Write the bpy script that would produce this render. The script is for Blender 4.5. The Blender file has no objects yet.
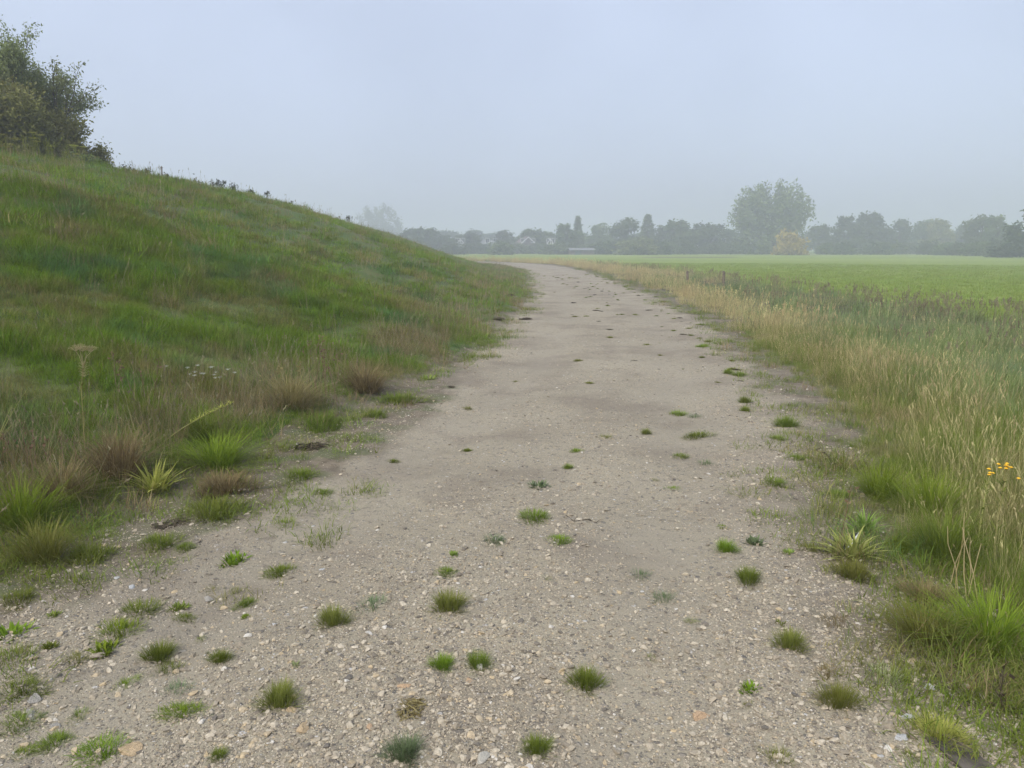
# A misty gravel path along a grassy flood bank, with a field and far trees.
DENS = 1.0
SKY_L = 3.2
SKY_T = (0.81, 0.912, 1.145)
SKY_MIX = 0.8
SKY_S = 0.12
SUN_E = 1.5
HAZE_D = 0.003
HAZE_C = (0.82, 0.845, 0.915)
EXPOSURE = 0.82
import bpy, math, random
import numpy as np
from mathutils import Vector, Matrix

random.seed(7)
RNG = np.random.default_rng(11)
PI = math.pi
scene = bpy.context.scene
COL = scene.collection

# ------------------------------------------------------------------ camera
CAM_H = 1.6
FPX = 745.0
PITCH = math.atan(136.0 / FPX)
CP, SP = math.cos(PITCH), math.sin(PITCH)
cam_d = bpy.data.cameras.new('camera')
cam_d.sensor_width = 36.0
cam_d.lens = 36.0 * FPX / 1024.0
cam_d.clip_start = 0.05
cam_d.clip_end = 4000
cam = bpy.data.objects.new('camera', cam_d)
cam.location = (0, 0, CAM_H)
cam.rotation_euler = (PI / 2 - PITCH, 0, 0)
COL.objects.link(cam)
scene.camera = cam


def ray(px, py):
    """direction in the world of a photograph point (x right, y ahead, z up)"""
    a = (px - 512.0) / FPX
    b = (384.0 - py) / FPX
    return a, CP - b * SP * -1.0, b * CP - SP


# ------------------------------------------------------------------ noise
def vnoise(x, y, scale, seed):
    x = np.asarray(x, float) / scale
    y = np.asarray(y, float) / scale
    xi = np.floor(x).astype(np.int64)
    yi = np.floor(y).astype(np.int64)
    fx = x - xi
    fy = y - yi
    fx = fx * fx * (3 - 2 * fx)
    fy = fy * fy * (3 - 2 * fy)

    def h(a, b):
        n = (a * 374761393 + b * 668265263 + seed * 974711) & 0x7fffffff
        n = ((n ^ (n >> 13)) * 1274126177) & 0x7fffffff
        n = (n ^ (n >> 16)) & 0xffff
        return n / 65535.0
    return ((h(xi, yi) * (1 - fx) + h(xi + 1, yi) * fx) * (1 - fy) +
            (h(xi, yi + 1) * (1 - fx) + h(xi + 1, yi + 1) * fx) * fy)


def fbm(x, y, scale, seed, octs=3):
    t = 0
    a = 0.5
    n = 0
    for k in range(octs):
        t = t + a * vnoise(x, y, scale, seed + 31 * k)
        n += a
        scale *= 0.5
        a *= 0.5
    return t / n


def sstep(a, b, x):
    t = np.clip((np.asarray(x, float) - a) / (b - a), 0, 1)
    return t * t * (3 - 2 * t)


# ------------------------------------------------------------------ the course of the path
CTRL = [(-40, -42), (-24, -31), (-12.5, -20), (-6.5, -11), (-3.0, -5), (-1.1, 0), (-0.3, 3.5), (0.45, 6.5), (1.35, 10.5), (2.05, 15.5),
        (2.6, 22), (2.95, 31), (3.15, 43), (2.9, 56), (1.7, 70), (-1.5, 82), (-8, 93), (-19, 102), (-36, 109), (-60, 112), (-95, 112)]


def catmull(P, n=12):
    P = [np.array(p, float) for p in P]
    P = [2 * P[0] - P[1]] + P + [2 * P[-1] - P[-2]]
    out = []
    for i in range(1, len(P) - 2):
        p0, p1, p2, p3 = P[i - 1:i + 3]
        for k in range(n):
            t = k / n
            out.append(0.5 * (2 * p1 + (p2 - p0) * t + (2 * p0 - 5 * p1 + 4 * p2 - p3) * t * t + (3 * p1 - p0 - 3 * p2 + p3) * t ** 3))
    out.append(P[-2])
    return np.array(out)


LINE = catmull(CTRL)
SEG = LINE[1:] - LINE[:-1]
SEGL = np.linalg.norm(SEG, axis=1)
ARC = np.concatenate([[0], np.cumsum(SEGL)])
ARC0 = ARC[12 * 5]                      # arc length at the camera


def path_us(x, y):
    """signed distance to the middle of the path (right positive) and distance along it"""
    x = np.atleast_1d(np.asarray(x, float))
    y = np.atleast_1d(np.asarray(y, float))
    U = np.empty(len(x))
    S = np.empty(len(x))
    for a in range(0, len(x), 4000):
        px = x[a:a + 4000, None]
        py = y[a:a + 4000, None]
        dx = px - LINE[None, :-1, 0]
        dy = py - LINE[None, :-1, 1]
        t = np.clip((dx * SEG[None, :, 0] + dy * SEG[None, :, 1]) / (SEGL ** 2)[None], 0, 1)
        ex = dx - t * SEG[None, :, 0]
        ey = dy - t * SEG[None, :, 1]
        d2 = ex * ex + ey * ey
        k = np.argmin(d2, axis=1)
        r = np.arange(len(k))
        cr = SEG[k, 0] * ey[r, k] - SEG[k, 1] * ex[r, k]
        U[a:a + 4000] = np.sqrt(d2[r, k]) * np.where(cr > 0, -1, 1)
        S[a:a + 4000] = ARC[k] + t[r, k] * SEGL[k] - ARC0
    return U, S


HW = 2.2
DYKE_H = 3.65
RUN = 11.2


def edge_l(s):
    return HW + 0.12 * np.sin(s * 0.9) + 0.1 * np.sin(s * 0.37 + 1)


def edge_r(s):
    return HW + 0.1 * np.sin(s * 0.7 + 2) + 0.08 * np.sin(s * 1.9) + 0.45 * (1 - sstep(1.5, 3.6, s))


def verge_end(s):
    return np.interp(s, [-10, 0, 8, 15, 30, 55, 75, 100], [12.5, 12.3, 11.2, 9.8, 8.6, 8.2, 7.8, 7.4])


def height_us(u, s, x, y):
    t = -u - edge_l(s) - 2.2 * sstep(22, 55, s)
    q = np.clip(t / RUN, 0, 1)
    rise = 0.6 * q + 0.4 * (q * q * (3 - 2 * q))
    q2 = np.clip((t - RUN - 2.5) / 12.0, 0, 1)
    h = DYKE_H * (1 - 0.07 * sstep(25, 60, s)) * (rise - q2 * q2 * (3 - 2 * q2))
    bump = (fbm(x, y, 3.2, 5, 3) - 0.5) * 0.38 + (fbm(x, y, 0.8, 9, 2) - 0.5) * 0.07
    h = h + bump * sstep(0.2, 2.0, t)
    e = u - edge_r(s)
    h = h - 0.16 * sstep(0.2, 5.0, e) + (fbm(x, y, 1.3, 21, 2) - 0.5) * 0.10 * sstep(0.1, 0.8, e) * (1 - sstep(7, 12, e))
    # the worn surface of the path: two shallow wheel lines and a low crown
    onp = 1 - sstep(1.7, 2.4, np.abs(u))
    h = h + onp * (-0.025 * np.exp(-((u - 0.95) / 0.35) ** 2) - 0.025 * np.exp(-((u + 0.95) / 0.35) ** 2) + (fbm(x, y, 0.9, 3, 3) - 0.5) * 0.035)
    return h


def height(x, y):
    x = np.atleast_1d(np.asarray(x, float))
    y = np.atleast_1d(np.asarray(y, float))
    u, s = path_us(x, y)
    return height_us(u, s, x, y)


def at(px, py, rise=0.0):
    """the point of the ground that the photograph shows at (px, py)"""
    a, b, c = ray(px, py)
    ts = np.concatenate([np.linspace(1.5, 20, 400), np.linspace(20, 150, 900)])
    x, y, z = a * ts, b * ts, CAM_H + c * ts
    g = height(x, y) + rise
    k = np.argmax(z < g)
    if not (z < g).any():
        k = len(ts) - 1
    return float(x[k]), float(y[k]), float(g[k] - rise)


def far(px, py, D):
    a, b, c = ray(px, py)
    return a / b * D, D, CAM_H + c / b * D


# ------------------------------------------------------------------ object helpers
def tag(o, label=None, cat=None, group=None, kind=None):
    if label:
        o['label'] = label
    if cat:
        o['category'] = cat
    if group:
        o['group'] = group
    if kind:
        o['kind'] = kind
    return o


def empty(name, loc, rz=0.0, scale=1.0):
    o = bpy.data.objects.new(name, None)
    o.empty_display_size = 0.2
    o.location = loc
    o.rotation_euler = (0, 0, rz)
    o.scale = (scale,) * 3 if not isinstance(scale, tuple) else scale
    COL.objects.link(o)
    return o


def link(name, mesh, parent=None, loc=None, rz=0.0, scale=1.0):
    o = bpy.data.objects.new(name, mesh)
    if loc is not None:
        o.location = loc
    o.rotation_euler = (0, 0, rz)
    o.scale = (scale,) * 3 if not isinstance(scale, tuple) else scale
    if parent is not None:
        o.parent = parent
    COL.objects.link(o)
    return o


class MB:
    """collects faces, builds one mesh"""

    def __init__(self):
        self.v = []
        self.f = []
        self.t = []
        self.m = []
        self.n = 0

    def add(self, verts, faces, tint=0.5, mat=0):
        verts = np.asarray(verts, float).reshape(-1, 3)
        self.v.append(verts)
        k = self.n
        self.f.extend([tuple(i + k for i in f) for f in faces])
        self.m.extend([mat] * len(faces))
        if np.isscalar(tint):
            tint = np.full(len(verts), tint)
        self.t.append(np.asarray(tint, float))
        self.n += len(verts)

    def quads(self, V, tint, mat=0):
        """V: (n,4,3)"""
        n = len(V)
        idx = np.arange(n * 4).reshape(n, 4) + self.n
        self.v.append(V.reshape(-1, 3))
        self.f.extend(map(tuple, idx.tolist()))
        self.m.extend([mat] * n)
        self.t.append(np.repeat(tint, 4))
        self.n += n * 4

    def box(self, c, size, tint=0.5, mat=0, rz=0.0):
        x, y, z = [d / 2 for d in size]
        P = np.array([[-x, -y, -z], [x, -y, -z], [x, y, -z], [-x, y, -z], [-x, -y, z], [x, -y, z], [x, y, z], [-x, y, z]])
        ca, sa = math.cos(rz), math.sin(rz)
        P = P @ np.array([[ca, sa, 0], [-sa, ca, 0], [0, 0, 1]])
        self.add(P + np.array(c), [(0, 3, 2, 1), (4, 5, 6, 7), (0, 1, 5, 4), (1, 2, 6, 5), (2, 3, 7, 6), (3, 0, 4, 7)], tint, mat)

    def tube(self, pts, radii, sides=5, tint=0.5, mat=0):
        pts = np.asarray(pts, float)
        n = len(pts)
        V = []
        for i in range(n):
            d = pts[min(i + 1, n - 1)] - pts[max(i - 1, 0)]
            d = d / (np.linalg.norm(d) + 1e-9)
            a = np.cross(d, [0.31, 0.95, 0.05] if abs(d[2]) > 0.8 else [0, 0, 1])
            a /= np.linalg.norm(a) + 1e-9
            b = np.cross(d, a)
            for k in range(sides):
                th = 2 * PI * k / sides
                V.append(pts[i] + radii[i] * (math.cos(th) * a + math.sin(th) * b))
        F = []
        for i in range(n - 1):
            for k in range(sides):
                k2 = (k + 1) % sides
                F.append((i * sides + k, i * sides + k2, (i + 1) * sides + k2, (i + 1) * sides + k))
        F.append(tuple(reversed(range(sides))))
        F.append(tuple(range((n - 1) * sides, n * sides)))
        self.add(V, F, tint, mat)

    def mesh(self, name, mats, smooth=False):
        me = bpy.data.meshes.new(name)
        V = np.concatenate(self.v)
        me.from_pydata(V.tolist(), [], self.f)
        at_ = me.attributes.new('tint', 'FLOAT', 'POINT')
        at_.data.foreach_set('value', np.concatenate(self.t).astype(np.float32))
        for m in (mats if isinstance(mats, (list, tuple)) else [mats]):
            me.materials.append(m)
        me.polygons.foreach_set('material_index', np.array(self.m, np.int32))
        me.polygons.foreach_set('use_smooth', np.full(len(self.f), smooth))
        me.update()
        return me


def blades(mb, base, L, W, az, lean, curve, tint, segs=3, mat=0):
    """many grass blades at once: arrays of base points, lengths, widths, headings, lean and curl"""
    n = len(L)
    th = lean.copy()
    pos = base.copy()
    side = np.stack([-np.sin(az), np.cos(az), np.zeros(n)], 1)
    rows = []
    for k in range(segs + 1):
        w = W * (1 - k / segs) ** 0.8 * 0.5 if k else W * 0.4
        if k == segs:
            rows.append((pos.copy(),))
        else:
            rows.append((pos - side * w[:, None], pos + side * w[:, None]))
        d = np.stack([np.sin(th) * np.cos(az), np.sin(th) * np.sin(az), np.cos(th)], 1)
        pos = pos + d * (L / segs)[:, None]
        th = np.minimum(th + curve / segs, 2.5)
    m = 2 * segs + 1
    V = np.empty((n, m, 3))
    for k in range(segs):
        V[:, 2 * k] = rows[k][0]
        V[:, 2 * k + 1] = rows[k][1]
    V[:, -1] = rows[-1][0]
    F = [(2 * k, 2 * k + 1, 2 * k + 3, 2 * k + 2) for k in range(segs - 1)] + [(2 * segs - 2, 2 * segs - 1, 2 * segs)]
    k0 = mb.n
    for i in range(n):
        o = k0 + i * m
        mb.f.extend([tuple(o + j for j in f) for f in F])
    mb.m.extend([mat] * (n * len(F)))
    mb.v.append(V.reshape(-1, 3))
    mb.t.append(np.repeat(tint, m))
    mb.n += n * m


# ------------------------------------------------------------------ materials
def new_mat(name):
    m = bpy.data.materials.new(name)
    m.use_nodes = True
    nt = m.node_tree
    nt.nodes.clear()
    out = nt.nodes.new('ShaderNodeOutputMaterial')
    return m, nt, out


class NT:
    def __init__(self, nt):
        self.nt = nt

    def n(self, t, **kw):
        x = self.nt.nodes.new(t)
        for k, v in kw.items():
            setattr(x, k, v)
        return x

    def l(self, a, b):
        self.nt.links.new(a, b)

    def setin(self, sock, v):
        if hasattr(v, 'is_linked') or isinstance(v, bpy.types.NodeSocket):
            self.l(v, sock)
        else:
            sock.default_value = v

    def mix(self, f, a, b, blend='MIX'):
        x = self.n('ShaderNodeMix', data_type='RGBA', blend_type=blend)
        self.setin(x.inputs[0], f)
        self.setin(x.inputs[6], a if not isinstance(a, tuple) else (*a, 1)[:4])
        self.setin(x.inputs[7], b if not isinstance(b, tuple) else (*b, 1)[:4])
        return x.outputs[2]

    def math(self, op, a, b=0.0, c=None):
        x = self.n('ShaderNodeMath', operation=op)
        self.setin(x.inputs[0], a)
        self.setin(x.inputs[1], b)
        if c is not None:
            self.setin(x.inputs[2], c)
        return x.outputs[0]

    def remap(self, v, a, b, c=0.0, d=1.0):
        x = self.n('ShaderNodeMapRange', interpolation_type='SMOOTHSTEP')
        self.setin(x.inputs[0], v)
        for i, q in enumerate((a, b, c, d)):
            x.inputs[i + 1].default_value = q
        return x.outputs[0]

    def noise(self, vec, scale, detail=3, rough=0.55, out=0):
        x = self.n('ShaderNodeTexNoise')
        self.l(vec, x.inputs['Vector'])
        x.inputs['Scale'].default_value = scale
        x.inputs['Detail'].default_value = detail
        x.inputs['Roughness'].default_value = rough
        return x.outputs[out]

    def voro(self, vec, scale, out='Color', feature='F1', rnd=1.0):
        x = self.n('ShaderNodeTexVoronoi', feature=feature)
        self.l(vec, x.inputs['Vector'])
        x.inputs['Scale'].default_value = scale
        x.inputs['Randomness'].default_value = rnd
        return x.outputs[out]

    def pos(self):
        return self.n('ShaderNodeNewGeometry').outputs['Position']

    def attr(self, name):
        return self.n('ShaderNodeAttribute', attribute_name=name).outputs['Fac']


def leaf_mat(name, a, b, dry=None, dry_amt=0.0, patch=0.6, other=None, other_patch=1.3, other_amt=0.5, trans=0.3, rough=0.6, var=0.35):
    """foliage: two greens by leaf, with patches of a third and a fourth colour over the ground, brightness by plant"""
    m, nt, out = new_mat(name)
    N = NT(nt)
    tint = N.attr('tint')
    rnd = N.n('ShaderNodeObjectInfo').outputs['Random']
    c = N.mix(tint, a, b)
    p = N.pos()
    if other is not None:
        f = N.remap(N.noise(p, other_patch, 2), 0.5, 0.66, 0, other_amt)
        c = N.mix(f, c, other)
    if dry is not None:
        f = N.remap(N.noise(p, patch, 3), 0.60 - dry_amt * 0.35, 0.78 - dry_amt * 0.35)
        f = N.math('MULTIPLY', f, N.remap(tint, 0.15, 0.9, 0.25, 0.9))
        c = N.mix(f, c, dry)
    hsv = N.n('ShaderNodeHueSaturation')
    N.l(c, hsv.inputs['Color'])
    N.l(N.math('ADD', N.math('MULTIPLY', rnd, var), 1 - var / 2), hsv.inputs['Value'])
    N.l(N.math('ADD', N.math('MULTIPLY', rnd, 0.03), 0.485), hsv.inputs['Hue'])
    c = hsv.outputs['Color']
    d = N.n('ShaderNodeBsdfPrincipled')
    N.l(c, d.inputs['Base Color'])
    d.inputs['Roughness'].default_value = rough
    d.inputs['Specular IOR Level'].default_value = 0.12
    t = N.n('ShaderNodeBsdfTranslucent')
    N.l(c, t.inputs['Color'])
    x = N.n('ShaderNodeMixShader')
    x.inputs[0].default_value = trans
    N.l(d.outputs[0], x.inputs[1])
    N.l(t.outputs[0], x.inputs[2])
    N.l(x.outputs[0], out.inputs[0])
    return m


def plain_mat(name, col, rough=0.8, noise=0.25, scale=8.0, bump=0.0):
    m, nt, out = new_mat(name)
    N = NT(nt)
    p = N.n('ShaderNodeTexCoord').outputs['Object']
    v = N.noise(p, scale, 4)
    c = N.mix(N.remap(v, 0.3, 0.7), tuple(q * (1 - noise) for q in col), tuple(min(1, q * (1 + noise)) for q in col))
    d = N.n('ShaderNodeBsdfPrincipled')
    N.l(c, d.inputs['Base Color'])
    d.inputs['Roughness'].default_value = rough
    d.inputs['Specular IOR Level'].default_value = 0.3
    if bump:
        b = N.n('ShaderNodeBump')
        b.inputs['Strength'].default_value = bump
        b.inputs['Distance'].default_value = 0.02
        N.l(v, b.inputs['Height'])
        N.l(b.outputs[0], d.inputs['Normal'])
    N.l(d.outputs[0], out.inputs[0])
    return m

# ------------------------------------------------------------------ render settings
scene.render.engine = 'CYCLES'
scene.cycles.use_denoising = True
try:
    scene.cycles.denoiser = 'OPENIMAGEDENOISE'
except Exception:
    pass
scene.cycles.max_bounces = 6
scene.cycles.diffuse_bounces = 3
scene.cycles.transmission_bounces = 3
scene.cycles.glossy_bounces = 2
scene.cycles.volume_bounces = 2
scene.cycles.use_adaptive_sampling = True
scene.cycles.adaptive_threshold = 0.02
vs = scene.view_settings
vs.view_transform = 'Standard'
vs.look = 'None'
vs.gamma = 1.0
vs.use_curve_mapping = False
vs.exposure = EXPOSURE

# ------------------------------------------------------------------ sky and sun: a pale overcast morning
SUN_EL, SUN_AZ = math.radians(48), math.radians(215)      # azimuth from +y, clockwise
world = bpy.data.worlds.new('World')
scene.world = world
world.use_nodes = True
wt = world.node_tree
wt.nodes.clear()
N = NT(wt)
wo = N.n('ShaderNodeOutputWorld')
bg = N.n('ShaderNodeBackground')
sky = N.n('ShaderNodeTexSky', sky_type='NISHITA')
sky.sun_disc = False
sky.sun_elevation = SUN_EL
sky.sun_rotation = SUN_AZ
sky.air_density = 1.0
sky.dust_density = 4.0
sky.ozone_density = 1.5
bw = N.n('ShaderNodeRGBToBW')
N.l(sky.outputs[0], bw.inputs[0])
tc = N.n('ShaderNodeTexCoord').outputs['Generated']
# the cloud sheet: the sky's own brightness evened out, soft broad billows
cl = N.noise(tc, 3.2, 4, 0.5)
lum = N.math('ADD', N.math('MULTIPLY', bw.outputs[0], 0.35), SKY_L)
lum = N.math('MULTIPLY', lum, N.remap(cl, 0.3, 0.7, 0.94, 1.06))
szc = N.n('ShaderNodeSeparateXYZ')
N.l(tc, szc.inputs[0])
lum = N.math('MULTIPLY', lum, N.remap(szc.outputs[2], 0.05, 0.42, 0.84, 1.06))
comb = N.n('ShaderNodeCombineColor')
for i, q in enumerate(SKY_T):
    N.l(N.math('MULTIPLY', lum, q), comb.inputs[i])
mixc = N.mix(SKY_MIX, sky.outputs[0], comb.outputs[0])
N.l(mixc, bg.inputs['Color'])
bg.inputs['Strength'].default_value = SKY_S
N.l(bg.outputs[0], wo.inputs['Surface'])

sd = bpy.data.lights.new('sun', 'SUN')
sd.energy = SUN_E
sd.angle = math.radians(25)
sd.color = (1.0, 0.96, 0.9)
sun = bpy.data.objects.new('sun', sd)
dirv = Vector((math.sin(SUN_AZ) * math.cos(SUN_EL), math.cos(SUN_AZ) * math.cos(SUN_EL), math.sin(SUN_EL)))
sun.rotation_euler = dirv.to_track_quat('Z', 'Y').to_euler()
sun.location = dirv * 60
COL.objects.link(sun)

# ------------------------------------------------------------------ the air
hz, nt, out = new_mat('haze')
N = NT(nt)
pv = N.n('ShaderNodeVolumePrincipled')
pv.inputs['Density'].default_value = HAZE_D
pv.inputs['Color'].default_value = (*HAZE_C, 1)
pv.inputs['Anisotropy'].default_value = 0.2
pv.inputs['Density Attribute'].default_value = ''
N.l(pv.outputs[0], out.inputs['Volume'])
mb = MB()
mb.box((0, 500, 13.5), (2420, 2420, 33), 0.5)
o = link('haze', mb.mesh('haze', hz))
tag(o, 'pale grey mist filling the air over the field and path', 'haze', kind='stuff')


# ------------------------------------------------------------------ surfaces
def gravel_material():
    m, nt, out = new_mat('gravel')
    N = NT(nt)
    p = N.pos()
    edge = N.attr('edge')
    warp = N.noise(p, 14, 2, out=1)
    vm = N.n('ShaderNodeVectorMath', operation='MULTIPLY_ADD')
    N.l(warp, vm.inputs[0])
    vm.inputs[1].default_value = (0.05, 0.05, 0.05)
    N.l(p, vm.inputs[2])
    pw = vm.outputs[0]
    big = N.noise(p, 0.55, 4)
    base = N.mix(N.remap(big, 0.3, 0.7), (0.315, 0.272, 0.185), (0.415, 0.362, 0.25))
    fine = N.noise(p, 130, 3, 0.7)
    base = N.mix(N.remap(fine, 0.25, 0.75, 0, 0.75), base, (0.2, 0.165, 0.12))

    def stones(scale, lo, hi, amt):
        v = N.n('ShaderNodeTexVoronoi', feature='F1')
        N.l(pw, v.inputs['Vector'])
        v.inputs['Scale'].default_value = scale
        sep = N.n('ShaderNodeSeparateColor')
        N.l(v.outputs['Color'], sep.inputs[0])
        ramp = N.n('ShaderNodeValToRGB')
        e = ramp.color_ramp.elements
        e[0].position = 0.0
        e[0].color = (0.13, 0.12, 0.105, 1)
        e[1].position = 0.3
        e[1].color = (0.25, 0.215, 0.17, 1)
        for q, c in ((0.6, (0.33, 0.29, 0.23, 1)), (0.83, (0.4, 0.355, 0.29, 1)), (0.9, (0.43, 0.32, 0.18, 1)), (0.95, (0.54, 0.51, 0.46, 1))):
            x = e.new(q)
            x.color = c
        ramp.color_ramp.interpolation = 'CONSTANT'
        N.l(sep.outputs[0], ramp.inputs[0])
        inside = N.remap(v.outputs['Distance'], 0.25, 0.45, 1, 0)
        on = N.math('MULTIPLY', inside, N.remap(sep.outputs[1], lo, hi))
        return ramp.outputs[0], N.math('MULTIPLY', on, amt), v.outputs['Distance']
    c1, f1, d1 = stones(75, 0.35, 0.4, 0.85)
    c2, f2, d2 = stones(32, 0.72, 0.75, 0.9)
    col = N.mix(f1, base, c1)
    col = N.mix(f2, col, c2)
    # soil and moss creeping in from the margins and in worn lines
    soiln = N.noise(p, 1.7, 5, 0.65)
    e1 = N.math('ADD', edge, N.math('MULTIPLY', soiln, 1.6))
    f = N.remap(e1, 0.42, 1.0)
    soil = N.mix(N.remap(N.noise(p, 9, 4), 0.35, 0.65), (0.1, 0.077, 0.047), (0.19, 0.15, 0.1))
    soil = N.mix(N.remap(N.noise(p, 3.1, 4), 0.46, 0.6, 0, 0.85), soil, (0.085, 0.1, 0.035))
    col = N.mix(N.math('MULTIPLY', f, 0.9), col, soil)
    sp = N.remap(N.noise(p, 17, 3, 0.6), 0.57, 0.68, 0, 0.65)
    col = N.mix(sp, col, (0.16, 0.132, 0.095))
    # damp darker stains here and there
    st = N.remap(N.noise(p, 0.75, 5, 0.62), 0.46, 0.64, 0, 0.65)
    col = N.mix(st, col, (0.19, 0.155, 0.112))
    wl = N.math('MULTIPLY', N.remap(N.math('ABSOLUTE', N.math('SUBTRACT', N.math('ABSOLUTE', N.attr('across')), 0.95)), 0.1, 0.5, 1, 0), N.remap(N.noise(p, 1.4, 4), 0.35, 0.6))
    col = N.mix(N.math('MULTIPLY', wl, 0.5), col, (0.3, 0.26, 0.19))
    d = N.n('ShaderNodeBsdfPrincipled')
    N.l(col, d.inputs['Base Color'])
    d.inputs['Roughness'].default_value = 0.85
    d.inputs['Specular IOR Level'].default_value = 0.25
    hgt = N.math('ADD', N.math('MULTIPLY', f1, 0.5), N.math('MULTIPLY', f2, 1.0))
    hgt = N.math('ADD', hgt, N.math('MULTIPLY', fine, 0.7))
    b = N.n('ShaderNodeBump')
    b.inputs['Strength'].default_value = 0.7
    b.inputs['Distance'].default_value = 0.012
    N.l(hgt, b.inputs['Height'])
    N.l(b.outputs[0], d.inputs['Normal'])
    N.l(d.outputs[0], out.inputs[0])
    return m


def field_material():
    m, nt, out = new_mat('field')
    N = NT(nt)
    p = N.pos()
    mp = N.n('ShaderNodeMapping')
    N.l(p, mp.inputs['Vector'])
    mp.inputs['Scale'].default_value = (0.25, 1.0, 1.0)
    g = N.mix(N.remap(N.noise(mp.outputs[0], 0.05, 4), 0.35, 0.65), (0.185, 0.24, 0.04), (0.24, 0.285, 0.06))
    g = N.mix(N.remap(N.noise(p, 0.9, 4), 0.4, 0.7, 0, 0.4), g, (0.075, 0.13, 0.03))
    g = N.mix(N.remap(N.noise(mp.outputs[0], 0.11, 3), 0.58, 0.72, 0, 0.35), g, (0.2, 0.2, 0.085))
    s = N.mix(N.remap(N.noise(p, 2.5, 4), 0.4, 0.65), (0.055, 0.06, 0.022), (0.1, 0.085, 0.045))
    mpx = N.attr('field')
    c = N.mix(mpx, s, g)
    d = N.n('ShaderNodeBsdfPrincipled')
    N.l(c, d.inputs['Base Color'])
    d.inputs['Roughness'].default_value = 0.9
    d.inputs['Specular IOR Level'].default_value = 0.15
    N.l(d.outputs[0], out.inputs[0])
    return m


def bank_material():
    m, nt, out = new_mat('bank')
    N = NT(nt)
    p = N.pos()
    c = N.mix(N.remap(N.noise(p, 0.7, 4), 0.4, 0.65), (0.06, 0.1, 0.014), (0.1, 0.11, 0.03))
    c = N.mix(N.remap(N.noise(p, 5, 3), 0.5, 0.75, 0, 0.6), c, (0.07, 0.055, 0.03))
    d = N.n('ShaderNodeBsdfPrincipled')
    N.l(c, d.inputs['Base Color'])
    d.inputs['Roughness'].default_value = 0.95
    N.l(d.outputs[0], out.inputs[0])
    return m


def sheet(name, X, Y, Z, attrs, mat, keep=None):
    """grid mesh; keep: mask of vertices, faces with all corners kept stay"""
    ny, nx = X.shape
    V = np.stack([X, Y, Z], -1).reshape(-1, 3)
    i = np.arange(ny * nx).reshape(ny, nx)
    F = np.stack([i[:-1, :-1], i[:-1, 1:], i[1:, 1:], i[1:, :-1]], -1).reshape(-1, 4)
    if keep is not None:
        F = F[keep.reshape(-1)[F].all(1)]
        used = np.unique(F)
        remap = np.full(len(V), -1)
        remap[used] = np.arange(len(used))
        F = remap[F]
        V = V[used]
        attrs = {k: a.reshape(-1)[used] for k, a in attrs.items()}
    me = bpy.data.meshes.new(name)
    me.from_pydata(V.tolist(), [], F.tolist())
    for k, a in attrs.items():
        at_ = me.attributes.new(k, 'FLOAT', 'POINT')
        at_.data.foreach_set('value', np.asarray(a, np.float32).reshape(-1))
    me.materials.append(mat)
    me.polygons.foreach_set('use_smooth', np.full(len(F), True))
    me.update()
    return link(name, me)


def spaced(lo, hi, step, limit, grow=1.12):
    mid = np.arange(lo, hi + 1e-6, step)
    up, d = [hi], step
    while up[-1] < limit:
        d *= grow
        up.append(up[-1] + d)
    dn, d = [lo], step
    while dn[-1] > -limit:
        d *= grow
        dn.append(dn[-1] - d)
    return np.concatenate([dn[:0:-1], mid, up[1:]])


xs = spaced(-6, 14, 0.25, 1190)
ys = spaced(-2, 34, 0.3, 1100)
X, Y = np.meshgrid(xs, ys)
u, s = path_us(X.ravel(), Y.ravel())
Z = height_us(u, s, X.ravel(), Y.ravel())
tl = -u - edge_l(s)
Z = np.where(tl > 0, np.minimum(Z, 0.0) * 0, Z)
Z = Z - 0.12 * sstep(0.6, 0.1, np.abs(u) - HW) - 0.3 * sstep(0.2, 1.5, tl)
fld = sstep(-0.4, 0.4, u - verge_end(s) + (fbm(X.ravel(), Y.ravel(), 2.5, 77) - 0.5) * 1.0)
fld = np.where(tl > 20, 1.0, fld)
ground = sheet('field', X, Y, Z.reshape(X.shape), {'field': fld}, field_material())
tag(ground, 'wide flat field of bright green young crop reaching the misty trees', 'field', kind='structure')

xs = np.arange(-70, 6.01, 0.4)
ys = np.arange(-14, 128, 0.4)
X, Y = np.meshgrid(xs, ys)
u, s = path_us(X.ravel(), Y.ravel())
Z = height_us(u, s, X.ravel(), Y.ravel()) + 0.008
tl = -u - edge_l(s)
bank = sheet('embankment', X, Y, Z.reshape(X.shape), {'t': tl}, bank_material(), keep=(tl > 0.1) & (tl < 29))
tag(bank, 'long grassy flood bank rising left of the gravel path', 'embankment', kind='structure')

us = np.arange(-3.4, 3.61, 0.04)
ss = np.concatenate([np.arange(-9, 0.6, 0.4), np.arange(0.6, 6.5, 0.028), np.arange(6.5, 24, 0.09), np.arange(24, 80, 0.35), np.arange(80, 150, 1.0)])
cx = np.interp(ss + ARC0, ARC, LINE[:, 0])
cy = np.interp(ss + ARC0, ARC, LINE[:, 1])
tx = np.gradient(cx, ss)
ty = np.gradient(cy, ss)
k_ = np.ones(5) / 5
ln = np.hypot(tx, ty)
tx, ty = tx / ln, ty / ln
X = cx[:, None] + us[None] * ty[:, None]
Y = cy[:, None] - us[None] * tx[:, None]
U = np.broadcast_to(us[None], X.shape)
S = np.broadcast_to(ss[:, None], X.shape)
Z = height_us(U.ravel(), S.ravel(), X.ravel(), Y.ravel()).reshape(X.shape) + 0.004
Z = Z + (fbm(X, Y, 0.11, 51, 3) - 0.5) * 0.022
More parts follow.
